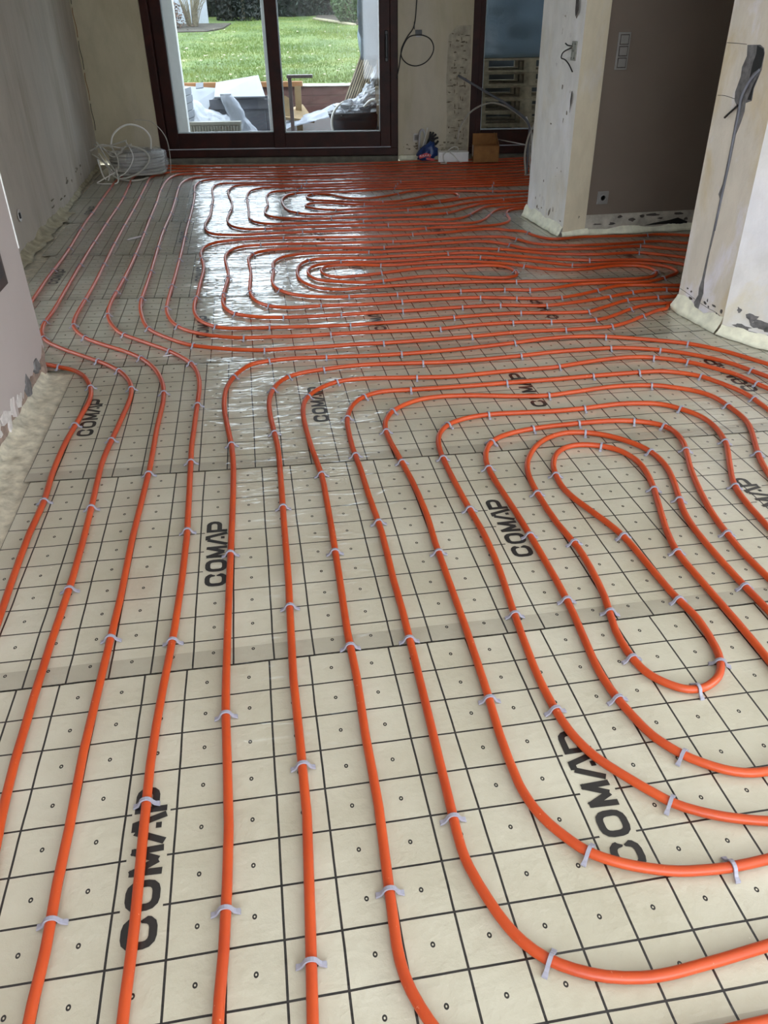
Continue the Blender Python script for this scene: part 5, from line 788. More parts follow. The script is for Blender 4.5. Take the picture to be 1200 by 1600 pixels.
cable('loose_cable', [(cx - .05, cy - .27, .36), (cx + .0, cy - .29, .22), (cx - .08, cy - .33, .09), (cx - .17, cy - .36, .04)], .005, 'white_cable', 'thin white cable dropping in front of the coil')
cable('loose_cable', [(cx - .18, cy - .34, .02), (cx - .05, cy - .42, .012), (cx + .06, cy - .38, .012), (cx + .12, cy - .32, .02)], .011, 'grey_cable', 'grey cable end lying along the foot of the coil')
cable('loose_cable', [(cx - .19, cy - .36, .09), (cx - .33, cy - .44, .03), (cx - .37, cy - .48, .012), (cx - .26, cy - .56, .012), (cx - .17, cy - .53, .012), (cx - .165, cy - .44, .05), (cx - .18, cy - .36, .13)], .006, 'white_cable', 'white cable loop on the floor left of the coil')
tang = [(-.36, -.28, .30, -.30, -.30, .34, -.1, -.25, .30, .0, -.24, .33), (-.40, -.26, .25, -.32, -.30, .2, -.24, -.34, .12, -.18, -.37, .03), (-.34, -.24, .36, -.28, -.28, .24, -.22, -.33, .14, -.16, -.38, .05),
        (-.42, -.24, .28, -.34, -.22, .31, -.22, -.2, .32, -.05, -.2, .36), (-.37, -.2, .2, -.35, -.24, .1, -.33, -.26, .03, -.31, -.28, .012), (-.30, -.2, .3, -.2, -.28, .22, -.12, -.3, .26, -.06, -.3, .32),
        (-.28, -.24, .16, -.26, -.3, .08, -.27, -.34, .03, -.28, -.36, .012), (-.20, -.28, .32, -.15, -.33, .2, -.17, -.37, .1, -.22, -.38, .06), (-.38, -.18, .33, -.25, -.22, .27, -.12, -.26, .25, -.1, -.28, .3)]
TL = ['reaching right over the coil', 'slanting steeply down to the floor', 'curving down beside the windings', 'topmost against the wall', 'hanging straight down by the corner', 'zigzagging over the windings', 'dangling lowest near the skirting', 'bowed in front of the windings', 'crossing behind the others']
for t, l in zip(tang, TL):
    cable('loose_cable', [(cx + t[i], cy + t[i + 1], t[i + 2]) for i in (0, 3, 6, 9)], .0075, 'white_cable' if len(l) % 2 else 'grey_cable', 'thin tangled wire left of the coil, ' + l, 'cable', 'tangled wires beside the coil')

# switches and sockets
def plate(name, M, w, h, mat, label, cat, keys=0, socket=False):
    root = empty(name, mw=M); tag(root, label, cat)
    obj('plate', box(-w / 2, w / 2, -.012, 0, -h / 2, h / 2, .003), M_[mat], root)
    for k in range(keys):
        z = (k - (keys - 1) / 2) * h / (keys + .25)
        f = obj('switch_frame', box(-w * .37, w * .37, -.0145, -.010, z - h * .138, z + h * .138, .002), M_['chip_dark'], root)
        obj('rocker', box(-w * .30, w * .30, -.019, -.013, z - h * .112, z + h * .112, .002), M_['grey_plate'], f)
    if socket:
        obj('socket_frame', box(-w * .34, w * .34, -.0145, -.010, -h * .34, h * .34, .002), M_['grey_plate'], root)
        b = lathe([(.0, -.0), (.017, 0), (.019, .004), (.021, .004), (.0215, 0)], 24); bmesh.ops.transform(b, matrix=Matrix.Translation((0, -.0145, 0)) @ Matrix.Rotation(PI / 2, 4, 'X'), verts=b.verts)
        s = obj('socket_ring', b, M_['grey_plate'], root)
        for x in (-.0095, .0095): obj('socket_hole', box(x - .0025, x + .0025, -.0162, -.014, -.0025, .0025), M_['black_plastic'], root)
    return root
plate('light_switch', Matrix.Translation((2.515, 5.609, 1.162)), .084, .215, 'grey_plate', 'grey triple light switch on the dark hall wall', 'light switch', 3)
plate('wall_socket', Matrix.Translation((2.508, 5.609, .253)), .082, .086, 'grey_plate', 'grey power socket low on the dark hall wall', 'socket', 0, True)
plate('wall_socket', WM @ Matrix.Translation((1.976, -.001, .228)), .085, .085, 'grey_plate_light', 'grey power socket low on the wall between the two doors', 'socket', 0, True)
# open flush box in the left wall
b = lathe([(.034, 0), (.040, .003), (.040, .008), (.033, .008), (.032, .002), (.0, .002)], 24); bmesh.ops.transform(b, matrix=Matrix.Rotation(PI / 2, 4, 'Y'), verts=b.verts)
fb = empty('flush_box', (-1.588, 5.95, .245)); tag(fb, 'open round wiring box low in the left wall', 'wiring box'); obj('ring', b, M_['grey_plate_light'], fb); obj('wire_stub', box(.002, .014, -.012, .006, -.018, .02, .003), M_['black_plastic'], fb)
# dark panel on the near left wall, mostly out of frame
pn = empty('wall_panel', (-.9935, 2.94, .488)); tag(pn, 'dark brown panel fixed to the near left wall at the picture edge', 'panel')
obj('panel_body', box(.0005, .022, -.32, .32, 0, 1.05, .004), M_['dark_brown_panel'], pn); obj('panel_face', box(.021, .024, -.29, .29, .04, 1.01, .002), M_['black_plastic'], pn)

# pillar: metal back box with wires
jx = 2.2185
jb = empty('junction_box', (jx, 5.70, 1.165)); tag(jb, 'rough metal back box with cut wires on the pillar', 'junction box')
obj('back_box', box(-.006, .004, -.035, .045, -.055, .058, .003), M_['metal_box'], jb)
for (y, z) in ((-.02, .04), (.03, .04), (-.02, -.04), (.03, -.04), (.005, .0)): obj('screw', box(-.009, -.006, y - .004, y + .004, z - .004, z + .004, .001), M_['chip_dark'], jb)
obj('wire', tube_mesh('wire', [(-.004, .03, .028), (-.03, .06, .034), (-.04, .075, .045)], .0045, 6, 4), M_['black_cable'], jb)
obj('wire', tube_mesh('wire', [(-.004, .04, .02), (-.045, .09, -.01), (-.05, .10, -.04), (-.035, .07, -.05), (-.02, .03, -.075), (-.004, -.012, -.12)], .0042, 6, 4), M_['black_cable'], jb)
obj('wire', tube_mesh('wire', [(-.004, .045, .03), (-.05, .095, .0), (-.055, .11, -.035), (-.04, .085, -.052), (-.01, .05, -.03)], .0028, 6, 4), M_['white_cable'], jb)
# cables and conduits standing at the pillar's back corner
cable('conduit', [(2.80, 8.16, .025), (2.80, 8.2, .3), (2.83, 8.3, .46), (2.70, 8.5, .60), (2.52, 8.8, .72), (2.30, 9.15, .86)], .012, 'tub_grey', 'grey conduit arching from the pillar up across the dark door', 'conduit')
cable('conduit', [(2.83, 8.14, .025), (2.82, 8.2, .25), (2.85, 8.3, .42), (2.74, 8.55, .565), (2.58, 8.85, .62), (2.42, 9.05, .52), (2.33, 9.13, .36), (2.31, 9.14, .25)], .009, 'grey_cable', 'thin grey conduit looping down behind the cardboard box', 'conduit')
cable('conduit', [(2.77, 8.10, .025), (2.76, 8.15, .2), (2.80, 8.2, .36), (2.87, 8.25, .47)], .010, 'grey_cable', 'short pale conduit leaning at the pillar corner', 'conduit')
cable('conduit', [(2.86, 8.13, .025), (2.84, 8.18, .2), (2.85, 8.25, .38), (2.83, 8.4, .52)], .008, 'white_cable', 'white cable in the bundle at the pillar corner', 'conduit')
cable('rod', [(2.775, 9.13, .235), (2.93, 8.6, .235)], .005, 'white_cable', 'thin pale rod to the right of the cardboard box', 'rod', None, 1)
obj('tie', tube_mesh('tie', [(2.765, 8.13, .0235), (2.80, 8.11, .0235), (2.84, 8.12, .0235), (2.85, 8.16, .0235)], .006, 6, 3), M_['tape_white'], None)
tag(bpy.data.objects['tie'], 'white wrap at the foot of the conduit bundle', 'cable tie')

# black cable hanging in a loop on the wall between the doors
def wp(u, z, d=-.012): return w2(u, d, z)
lp = [wp(1.985, 2.3), wp(1.975, 1.9), wp(1.962, 1.55), wp(1.93, 1.3), wp(1.86, 1.21), wp(1.80, 1.10), wp(1.80, 1.03), wp(1.86, .965), wp(1.96, .94), wp(2.06, .97), wp(2.13, 1.04), wp(2.15, 1.11), wp(2.12, 1.18), wp(2.05, 1.22, -.02), wp(1.96, 1.228, -.022), wp(1.88, 1.21, -.025), wp(1.83, 1.15, -.025), wp(1.795, 1.06, -.025), wp(1.775, .94, -.02), wp(1.745, .82, -.02)]
cable('hanging_cable', lp, .0065, 'black_cable', 'black cable hanging in a loop on the wall right of the garden door')
wbx = empty('wall_box', mw=WM @ Matrix.Translation((1.985, 0, 1.25))); tag(wbx, 'small black square hole with bracket above the cable loop', 'wiring box')
obj('hole', box(-.036, .036, -.004, 0, -.018, .026, .001), M_['black_plastic'], wbx); obj('bracket', box(-.032, .03, -.014, -.003, -.04, -.02, .003), M_['tape_grey'], wbx); obj('stub', box(-.052, -.042, -.006, 0, .03, .10, .002), M_['chip_dark'], wbx)

# white box, cardboard box, bag, glove
RB = -WALL_A
bx = empty('white_box', (2.285, 9.215, .0215), RB); tag(bx, 'low white carton on the pipes between bag and cardboard box', 'box')
obj('carton', box(-.165, .165, -.075, .075, 0, .095, .004), M_['box_white'], bx); obj('lid', box(-.167, .167, -.077, .077, .088, .1, .003), M_['white_paint'], bx)
obj('end_strip', box(-.168, -.150, -.0775, .0765, .004, .086, .002), M_['white_paint'], bx)
cable('looped_cable', [(2.19, 9.11, .026), (2.17, 9.12, .03), (2.155, 9.135, .09), (2.20, 9.16, .128), (2.28, 9.2, .165), (2.33, 9.2, .16), (2.32, 9.16, .13), (2.22, 9.13, .13), (2.27, 9.115, .09), (2.33, 9.10, .03), (2.355, 9.09, .026)], .005, 'white_cable', 'white cord draped over the low white carton')
cable('looped_cable', [(2.11, 9.07, .026), (2.14, 9.05, .026), (2.17, 9.03, .026)], .005, 'white_cable', 'short white cord end lying left of the carton')
cb = empty('cardboard_box', (2.63, 9.125, .0215), RB); tag(cb, 'open brown cardboard box below the dark door', 'cardboard box')
bm = bmesh.new(); t = .004
for a in ((-.14, .14, -.10, -.096), (-.14, .14, .096, .10)): bm_box(bm, a[0], a[1], a[2], a[3], 0, .165)
for a in ((-.14, -.136), (.136, .14)): bm_box(bm, a[0], a[1], -.1, .1, 0, .165)
bm_box(bm, -.14, .14, -.1, .1, 0, .004); obj('carton', bm, M_['cardboard'], cb)
def flap(name, M, w, h): o = obj(name, box(-w / 2, w / 2, -.002, .002, 0, h), M_['cardboard'], cb); o.matrix_local = M
flap('flap', Matrix.Translation((0, .1, .165)) @ Matrix.Rotation(-.15, 4, 'X'), .27, .105)
flap('flap', Matrix.Translation((.14, 0, .165)) @ Matrix.Rotation(PI / 2, 4, 'Z') @ Matrix.Rotation(-.35, 4, 'X'), .19, .12)
flap('flap', Matrix.Translation((-.14, 0, .165)) @ Matrix.Rotation(PI / 2, 4, 'Z') @ Matrix.Rotation(2.5, 4, 'X'), .19, .12)
obj('tape', box(-.1425, -.140, -.03, .03, .05, .165), M_['tape_white'], cb)
bg_ = empty('blue_bag', (2.00, 9.33, .0215), RB); tag(bg_, 'crumpled blue bag with red and white print below the socket', 'bag')
bm = bmesh.new(); bmesh.ops.create_icosphere(bm, subdivisions=4, radius=1)
for v in bm.verts:
    n = fbm(v.co.x * 2.2, v.co.y * 2.2, v.co.z * 2.2, 1, 4); q = v.co * (1 + .25 * n); zz = (q.z * .5 + .5)
    v.co = Vector((q.x * .145 * (1.05 - .65 * zz) + .05 * zz, q.y * .075 * (1 - .3 * zz), max(0, zz * .19)))
o = smooth(obj('sack', bm, M_['bag_blue'], bg_))
def ribbon(name, pts, w, mat, par):
    """printed mark standing just off a curved surface"""
    bm = bmesh.new()
    for q in stroke(pts, w): bm.faces.new([bm.verts.new((a.x, -.083, a.y)) for a in q])
    o = obj(name, bm, M_[mat], par); solidify(o, .002); return o
ribbon('red_print', [(-.08, .045), (.0, .07), (.05, .055)], .035, 'bag_red', bg_); ribbon('red_print', [(.0, .03), (.09, .018)], .022, 'bag_red', bg_)
for k in range(5):
    x0 = -.075 + k * .028; ribbon('white_lettering', [(x0, .05 + k * .002), (x0 + .012, .064 + k * .002), (x0 + .02, .05 + k * .002)], .006, 'bag_light', bg_)
gl = empty('work_glove', (2.06, 9.37, .17), RB); tag(gl, 'black work glove standing fingers up behind the blue bag', 'glove')
bm = bmesh.new()
tube_mesh('', [(-.05, 0, -.08), (-.02, 0, -.02), (.01, 0, .05)], .048, 10, 4, .9, bm)
for k, (dx, dz) in enumerate(((-.015, .14), (.02, .135), (.05, .115), (.075, .08))): tube_mesh('', [(.0 + .012 * k - .015, 0, .05 - .006 * k), (.0 + dx * .6, -.008, .05 + (dz - .05) * .6), (dx + .01, -.012, dz)], .0135, 8, 3, .8, bm)
tube_mesh('', [(.02, -.02, .0), (.06, -.03, .02), (.085, -.03, .05)], .014, 8, 3, .8, bm)
obj('glove_body', bm, M_['glove_black'], gl)
cable('strip_offcut', [(1.95, 9.42, .05), (2.00, 9.45, .2), (2.045, 9.47, .34)], .007, 'white_cable', 'thin white strip leaning on the wall behind the blue bag', 'strip', None, 2)
cable('clear_hose', [(1.955, 9.5, .04), (1.96, 9.52, .2), (1.975, 9.53, .3), (2.0, 9.53, .315), (2.02, 9.53, .28), (2.02, 9.52, .1)], .012, 'tape_grey', 'grey looped hose upright beside the socket', 'hose')
# scraps on the film
def scrap(x, y, s, rz, lab):
    o = obj('film_scrap', flake(blob((0, 0, 0), (math.cos(rz), math.sin(rz), 0), (-math.sin(rz), math.cos(rz), 0), s, s * .22, 7, .3), (0, 0, 1), .002), M_['bag_light']); o.location = (x, y, .003); tag(o, lab, 'scrap')
scrap(-.88, 6.22, .11, .9, 'white plastic scrap between the second and third pipe from the left'); scrap(-.46, 3.66, .03, .3, 'small white scrap beside the fourth pipe from the left'); scrap(-.245, 3.86, .02, 0, 'white crumb on the print left of the oval spiral')

# ================================================================== OUTSIDE, in the frame of the window wall
def wobj(name, me, mat, par=None): return obj(name, me, M_[mat], par, WM if par is None else None)
def root(name, u, d, z, label, cat, rz=0.0, group=None): return tag(empty(name, mw=WM @ Matrix.Translation((u, d, z)) @ Matrix.Rotation(rz, 4, 'Z')), label, cat, group)
tag(wobj('terrace', box(-4, 7, .30, 3.25, -.12, .0), 'terrace'), kind='structure')
def lawn_z(d): return .6 + .0769 * (d - 3.3)
bm = bmesh.new(); g = []
for i in range(61):
    row = []
    for j in range(61):
        u = -14 + 28 * i / 60; d = 3.28 + 21 * (j / 60) ** 1.5; row.append(bm.verts.new((u, d, lawn_z(d) + .03 * fbm(u, d, 0, .6, 3) * min(1, (d - 3.2)))))
    g.append(row)
for i in range(60):
    for j in range(60): bm.faces.new((g[i][j], g[i + 1][j], g[i + 1][j + 1], g[i][j + 1]))
lawn = smooth(tag(wobj('lawn', bm, 'lawn_green'), kind='structure'))
rng = np.random.default_rng(3); NB = 36000
d = 3.35 + 11.5 * rng.random(NB) ** 1.3; u = (-1.7 - .12 * d) + rng.random(NB) * (3.4 + .05 * d + 1.0) ; u = np.clip(u, -4.2, 2.6)
ok = ~((u < -2.15) & (d > 11.1)) & ~(d > 14.3 - 1.74 * (u + .15)); d, u = d[ok], u[ok]; NB = len(d)
hz = .025 + .035 * rng.random(NB); a = rng.random(NB) * 2 * PI; wdt = .006 + .006 * rng.random(NB); zz = .6 + .0769 * (d - 3.3) - .012
V = np.zeros((NB, 3, 3)); ca, sa = np.cos(a), np.sin(a)
V[:, 0] = np.stack([u - ca * wdt, d - sa * wdt, zz], 1); V[:, 1] = np.stack([u + ca * wdt, d + sa * wdt, zz], 1); V[:, 2] = np.stack([u + .02 * (rng.random(NB) - .5), d + .02 * (rng.random(NB) - .5), zz + hz], 1)
me = bpy.data.meshes.new('grass'); me.from_pydata(V.reshape(-1, 3).tolist(), [], np.arange(NB * 3).reshape(-1, 3).tolist()); me.update()
tag(wobj('grass', me, 'grass_blade'), 'short green grass of the garden lawn', 'grass', kind='stuff')
# fallen leaves
NB = 150; d = 3.6 + 8.3 * rng.random(NB) ** 1.4; u = -2.1 - .1 * d + (3.3 + .1 * d) * rng.random(NB); a = rng.random(NB) * 6.28; s = .018 + .018 * rng.random(NB); zz = .6 + .0769 * (d - 3.3) + .03
V = np.stack([np.stack([u + s * np.cos(a + k), d + s * np.sin(a + k) * 1.3, zz + .01 * (k % 2)], 1) for k in (0, 1.7, 3.1, 4.6)], 1)
me = bpy.data.meshes.new('leaves'); me.from_pydata(V.reshape(-1, 3).tolist(), [], np.arange(NB * 4).reshape(-1, 4).tolist()); me.update()
tag(wobj('fallen_leaves', me, 'log'), 'pale fallen leaves scattered over the lawn', 'leaves', kind='stuff')

# retaining boards at the lawn edge
rb = root('retaining_wall', -4, 3.2, 0, 'brown boarded retaining wall along the lawn edge', 'retaining wall')
for k in range(5): obj('board', box(0, 9, -.03 + .002 * (k % 2), .03, -.02 + k * .118, .096 + k * .118, .004), M_['brown_board'], rb)
tb = root('timber_beam', -4, 3.16, .565, 'orange timber beam on the retaining wall behind the white boards', 'timber')
obj('beam', box(0, 4.42, -.05, .06, .005, .075, .006), M_['timber_orange'], tb); obj('beam_cut_end', box(4.42, 4.425, -.045, .055, .01, .07), M_['timber_pale'], tb)
wobj_ = wobj('cap_strip', box(.42, 5, 3.15, 3.24, .571, .582), 'tape_white'); tag(wobj_, 'pale capping strip on the brown retaining wall', 'capping strip')

# stack of white boards at the left
for k in range(8):
    o = wobj('foam_board', box(-1.25 - .004 * (k % 3), -.855 - .006 * (k % 2), 1.0, 1.5, .004 + k * .086, .004 + k * .086 + .080, .004), 'white_board')
    tag(o, 'white insulation board, %s from the bottom of the stack outside' % ORD[k], 'insulation board', 'stacked white boards outside')
# radiator
rd = root('radiator', -.84, 1.0, .0, 'cream panel radiator standing outside below the grey planter', 'radiator')
obj('body', box(0, .64, .0, .09, .02, .29, .008), M_['radiator'], rd); obj('top_cover', box(-.008, .648, -.012, .10, .285, .325, .006), M_['radiator'], rd)
for k in range(17): obj('fin', box(.02 + k * .036, .038 + k * .036, -.012, .002, .03, .275, .004), M_['radiator'], rd)
# grey planter / trough
tub = root('trough', -.28, 2.05, 0, 'large grey plastic trough under the white boards outside', 'trough')
bm = bmesh.new(); b0 = [(-.40, -.24), (.40, -.24), (.40, .24), (-.40, .24)]; t0 = [(-.42, -.28), (.46, -.28), (.46, .28), (-.42, .28)]
pts = []
for z, e in ((0, 0.0), (.40, .6), (.40, 1.0), (.515, 1.05)):
    pts.append([bm.verts.new((b0[k][0] + (t0[k][0] - b0[k][0]) * e, b0[k][1] + (t0[k][1] - b0[k][1]) * e, z)) for k in range(4)])
inn = [bm.verts.new((v.co.x * .93, v.co.y * .9, v.co.z)) for v in pts[-1]]; inb = [bm.verts.new((v.co.x * .9, v.co.y * .86, .1)) for v in pts[0]]
pts += [inn, inb]
for r0, r1 in zip(pts[:-1], pts[1:]):
    for k in range(4): bm.faces.new((r0[k], r0[(k + 1) % 4], r1[(k + 1) % 4], r1[k]))
bm.faces.new(pts[0][::-1]); bm.faces.new(inb); bmesh.ops.recalc_face_normals(bm, faces=bm.faces); obj('shell', bm, M_['tub_grey'], tub)
for k in range(3): obj('rib', box(-.30 + k * .3, -.285 + k * .3, -.268, -.24, .02, .39, .003), M_['tub_grey'], tub)
# white boards leaning on the trough
def quad_board(name, P, t, mat, label, cat):
    a = [Vector(p) for p in P]; n = (a[1] - a[0]).cross(a[3] - a[0]).normalized() * t; bm = bmesh.new()
    v = [bm.verts.new(p) for p in a] + [bm.verts.new(p + n) for p in a]
    for f in ((3, 2, 1, 0), (4, 5, 6, 7), (0, 1, 5, 4), (1, 2, 6, 5), (2, 3, 7, 6), (3, 0, 4, 7)): bm.faces.new([v[i] for i in f])
    bmesh.ops.recalc_face_normals(bm, faces=bm.faces); return tag(wobj(name, bm, mat), label, cat)
quad_board('fibreboard', [(-.62, 1.72, .530), (.05, 1.72, .530), (-.13, 2.55, .735), (-.72, 2.5, .655)], .02, 'white_board', 'big white panel lying tilted across the grey trough', 'panel')
quad_board('fibreboard', [(-1.02, 1.74, .40), (-.76, 1.72, .34), (-.64, 2.25, .60), (-1.12, 2.3, .63)], .02, 'white_board', 'smaller white panel sloping left of the grey trough', 'panel')
quad_board('white_offcut', [(-.92, 2.10, .62), (-.82, 2.08, .63), (-.82, 2.12, .69), (-.92, 2.14, .68)], .02, 'white_board', 'small white offcut standing behind the sloping panel', 'offcut')
# sheets and bags of plastic
def cloth(name, fn, nu, nv, mat, label, cat, th=.002):
    bm = bmesh.new(); g = [[bm.verts.new(fn(i / nu, j / nv)) for j in range(nv + 1)] for i in range(nu + 1)]
    for i in range(nu):
        for j in range(nv): bm.faces.new((g[i][j], g[i + 1][j], g[i + 1][j + 1], g[i][j + 1]))
    o = smooth(tag(wobj(name, bm, mat), label, cat)); solidify(o, th); return o
cloth('plastic_or_shade_sheet', lambda s, t: Vector((-.93 + .68 * s, 1.25 + .42 * t + .03 * fbm(s * 3, t * 3, 1), .10 + (.43 - .30 * s) * (t ** .8) + .04 * fbm(s * 5, t * 4, 5))), 30, 16, 'plastic_white', 'white plastic sheet draped behind the radiator', 'plastic sheet')
bag = root('plastic_bag', -.2, 1.35, 0, 'tall twisted clear plastic bag in front of the trough', 'plastic bag')
bm = bmesh.new(); rings = []
for i in range(29):
    t = i / 28; r = .20 - .135 * t + .015 * math.sin(9 * t); cx_ = .07 - .27 * t; z = .0 + .605 * t
    rings.append([bm.verts.new((cx_ + r * (1 + .22 * fbm(math.cos(a) * 1.6, math.sin(a) * 1.6, t * 6, 1, 4)) * math.cos(a), .6 * r * (1 + .3 * fbm(math.cos(a) * 2, math.sin(a) * 2, t * 5 + 9, 1, 4)) * math.sin(a), z)) for a in [2 * PI * k / 30 for k in range(30)]])
for i in range(28):
    for k in range(30): bm.faces.new((rings[i][k], rings[i][(k + 1) % 30], rings[i + 1][(k + 1) % 30], rings[i + 1][k]))
smooth(obj('bag_film', bm, M_['plastic_clear'], bag)); obj('bag_mouth', box(-.27, -.13, -.03, .03, .59, .615, .01), M_['plastic_white'], bag)

# right pane: metal stand
st = root('metal_stand', .46, 1.0, 0, 'brown metal stand with a flat top arm outside', 'stand')
obj('post', box(-.022, .022, -.02, .02, 0, .80, .003), M_['stand_metal'], st); obj('arm', box(-.03, .28, -.06, .06, .79, .825, .004), M_['stand_metal'], st); obj('foot', box(-.09, .09, -.08, .08, 0, .012, .003), M_['stand_metal'], st)
quad_board('timber_offcut', [(.455, 1.60, .0), (.53, 1.60, .0), (.53, 1.66, .665), (.45, 1.66, .665)], .03, 'timber_pale', 'upright pale timber offcut behind the metal stand', 'timber')
quad_board('timber_offcut', [(.22, 1.50, .36), (.40, 1.50, .32), (.40, 1.56, .52), (.26, 1.56, .60)], .03, 'timber_pale', 'angular pale board piece left of the metal stand', 'timber')
quad_board('timber_offcut', [(.28, 1.45, .30), (.70, 1.45, .25), (.53, 1.75, .42), (.30, 1.75, .36)], .03, 'timber_pale', 'flat pale wood piece lying behind the metal stand', 'timber')
quad_board('brown_crate', [(.15, 1.55, .03), (1.2, 1.55, .03), (1.2, 1.95, .27), (.15, 1.95, .27)], .05, 'dark_brown_panel', 'dark board sloping on the terrace under the timber pieces', 'board')
cloth('plastic_or_shade_sheet', lambda s, t: Vector((.30 + .68 * s, 1.30 + .22 * t, .20 + .14 * s + .06 * t * (1 + s) + .02 * fbm(s * 5, t * 5, 2))), 26, 8, 'plastic_clear', 'grey plastic film trailing from the stand to the black tub', 'plastic sheet')
tr = root('white_tray', .55, .80, .0, 'white framed tray at the foot of the metal stand', 'tray')
for a in ((-.22, .22, -.13, -.10), (-.22, .22, .10, .13)): obj('rim', box(a[0], a[1], a[2], a[3], .17, .20, .004), M_['tray_white'], tr)
for a in ((-.22, -.19), (.19, .22)): obj('rim', box(a[0], a[1], -.10, .10, .17, .20, .004), M_['tray_white'], tr)
obj('tray_bottom', box(-.2, .2, -.11, .11, 0, .175, .004), M_['tub_grey'], tr)
# decking boards leaning
for k in range(2):
    M = Matrix.Translation((.955 + k * .150, 1.42 + .02 * k, .0)) @ Matrix.Rotation(math.radians(23.5), 4, 'Y') @ Matrix.Rotation(math.radians(-9), 4, 'X')
    r_ = tag(empty('decking_board', mw=WM @ M), ('grooved decking board leaning outside, left one of the two', 'grooved decking board leaning outside, right one of the two')[k], 'decking board', 'grooved decking boards leaning outside')
    obj('plank', box(-.07, .07, .0, .02, 0, 1.75, .002), M_['tub_black'], r_)
    for j in range(5): obj('ridge', box(-.07 + j * .029, -.052 + j * .029, -.008, .004, 0, 1.75, .002), M_['deck_wood'], r_)
# black tub with plastic bags
bt = root('black_tub', 1.235, 1.03, 0, 'round black builder\'s tub full of plastic bags outside', 'tub')
bm = lathe([(.0, .0), (.24, .0), (.27, .2), (.30, .33), (.30, .345), (.315, .36), (.315, .40), (.33, .41), (.325, .425), (.30, .42), (.285, .34), (.24, .06), (0, .05)], 44); obj('tub_shell', bm, M_['tub_black'], bt)
for a in (PI * 1.25, PI * .25): obj('grip', tube_mesh('grip', [(.31 * math.cos(a - .3), .31 * math.sin(a - .3), .40), (.38 * math.cos(a - .12), .38 * math.sin(a - .12), .41), (.38 * math.cos(a + .12), .38 * math.sin(a + .12), .41), (.31 * math.cos(a + .3), .31 * math.sin(a + .3), .40)], .014, 8, 5), M_['tub_black'], bt)
def lump(name, c, r, sq, mat, label, cat, seed, amp=.5):
    bm = bmesh.new(); bmesh.ops.create_icosphere(bm, subdivisions=4, radius=1)
    for v in bm.verts:
        p = v.co.copy(); n = fbm(p.x * 1.6 + seed, p.y * 1.6, p.z * 1.6, 1, 5); rid = abs(fbm(p.x * 3 + seed, p.y * 3, p.z * 3 + 4, 1, 3)); q = p * (1 + amp * n - .25 * rid)
        v.co = Vector((c[0] + q.x * r[0] + sq * q.z, c[1] + q.y * r[1], c[2] + q.z * r[2]))
    return tag(wobj(name, bm, mat), label, cat)
lump('plastic_bag', (1.20, 1.02, .44), (.24, .2, .10), .0, 'plastic_white', 'crumpled clear bag lying flat in the black tub', 'plastic bag', 3.1)
lump('plastic_bag', (1.44, 1.06, .58), (.15, .15, .15), .06, 'plastic_white', 'big white plastic bag bulging from the black tub', 'plastic bag', 8.7)
lump('plastic_bag', (1.52, 1.02, .80), (.06, .08, .14), .03, 'plastic_white', 'narrow white bag top leaning on the pallets', 'plastic bag', 15.2)
hs = [(1.20, .98, .5), (1.12, .90, .53), (1.03, .80, .48), (.98, .72, .40), (.97, .69, .30), (1.0, .66, .18), (1.06, .64, .10), (1.12, .62, .05)]
tag(wobj('white_hose', tube_mesh('white_hose', hs, .014, 8, 6), 'white_cable'), 'white hose hanging over the rim of the black tub', 'hose')
tag(wobj('white_hose', tube_mesh('white_hose', [(1.36, .80, .48), (1.44, .78, .55), (1.50, .76, .56), (1.56, .76, .52)], .016, 8, 6), 'white_cable'), 'white hose end on the right of the black tub', 'hose')

# pallets stacked outside, seen end-on through the first door and face-on through the second
def make_pallet():
    r = empty('pallet'); L_, W_ = 1.16, .8
    for k in range(3): obj('bottom_board', box(0, L_, [0, .35, .70][k], [.1, .45, .8][k], 0, .022), M_['pallet_wood'], r)
    for i in range(3):
        for k in range(3): obj('block', box([0, .51, 1.06][i], [.1, .65, 1.16][i], [0, .35, .70][k], [.1, .45, .8][k], .022, .100), M_['pallet_wood'], r)
    for k in range(3): obj('top_board', box([0, .51, 1.06][k], [.1, .65, 1.16][k], 0, .8, .100, .118), M_['pallet_wood'], r)
    for k in range(5): obj('deck_slat', box(0, L_, k * .175, k * .175 + .1, .118, .138), M_['pallet_wood'], r)
    return r
p0 = make_pallet(); first = True
for si, (u, d, wd) in enumerate(((1.52, .62, 'beside the black tub'), (2.72, .56, 'behind the dark door'))):
    for k in range(7):
        if first: r = p0; first = False
        else:
            r = p0.copy(); C.objects.link(r)
            for c_ in list(p0.children):
                q = c_.copy(); C.objects.link(q); q.parent = r
        r.matrix_world = WM @ Matrix.Translation((u + .012 * ((k * 3) % 4 - 1.5), d + .01 * ((k * 5) % 3), .002 + k * .1395))
        tag(r, 'wooden pallet, %s from the bottom of the stack %s' % (ORD[k], wd), 'pallet', 'stacked pallets outside')
def bulk(s, t):
    a = s * 2 * PI; x = 1.02 * max(-1, min(1, 1.5 * math.cos(a))); y = .42 * max(-1, min(1, 1.5 * math.sin(a))); w = 1 + .03 * fbm(x * 3, y * 3, t * 5, 1, 4)
    k = 1.0 if t < .8 else 1.0 - .5 * ((t - .8) / .2) ** 2
    if t > .999: k = 0
    return Vector((2.58 + 1.22 * x * w * k, 1.02 + y * w * k + .02 * fbm(x * 5, t * 9, y, 1, 3), .985 + 1.35 * min(1, t / .85) + (.0 if t < .85 else .04)))
o = cloth('wrapped_load', bulk, 120, 34, 'plastic_blue', 'bulky load wrapped in blue-grey plastic on the pallets', 'wrapped load', .004)

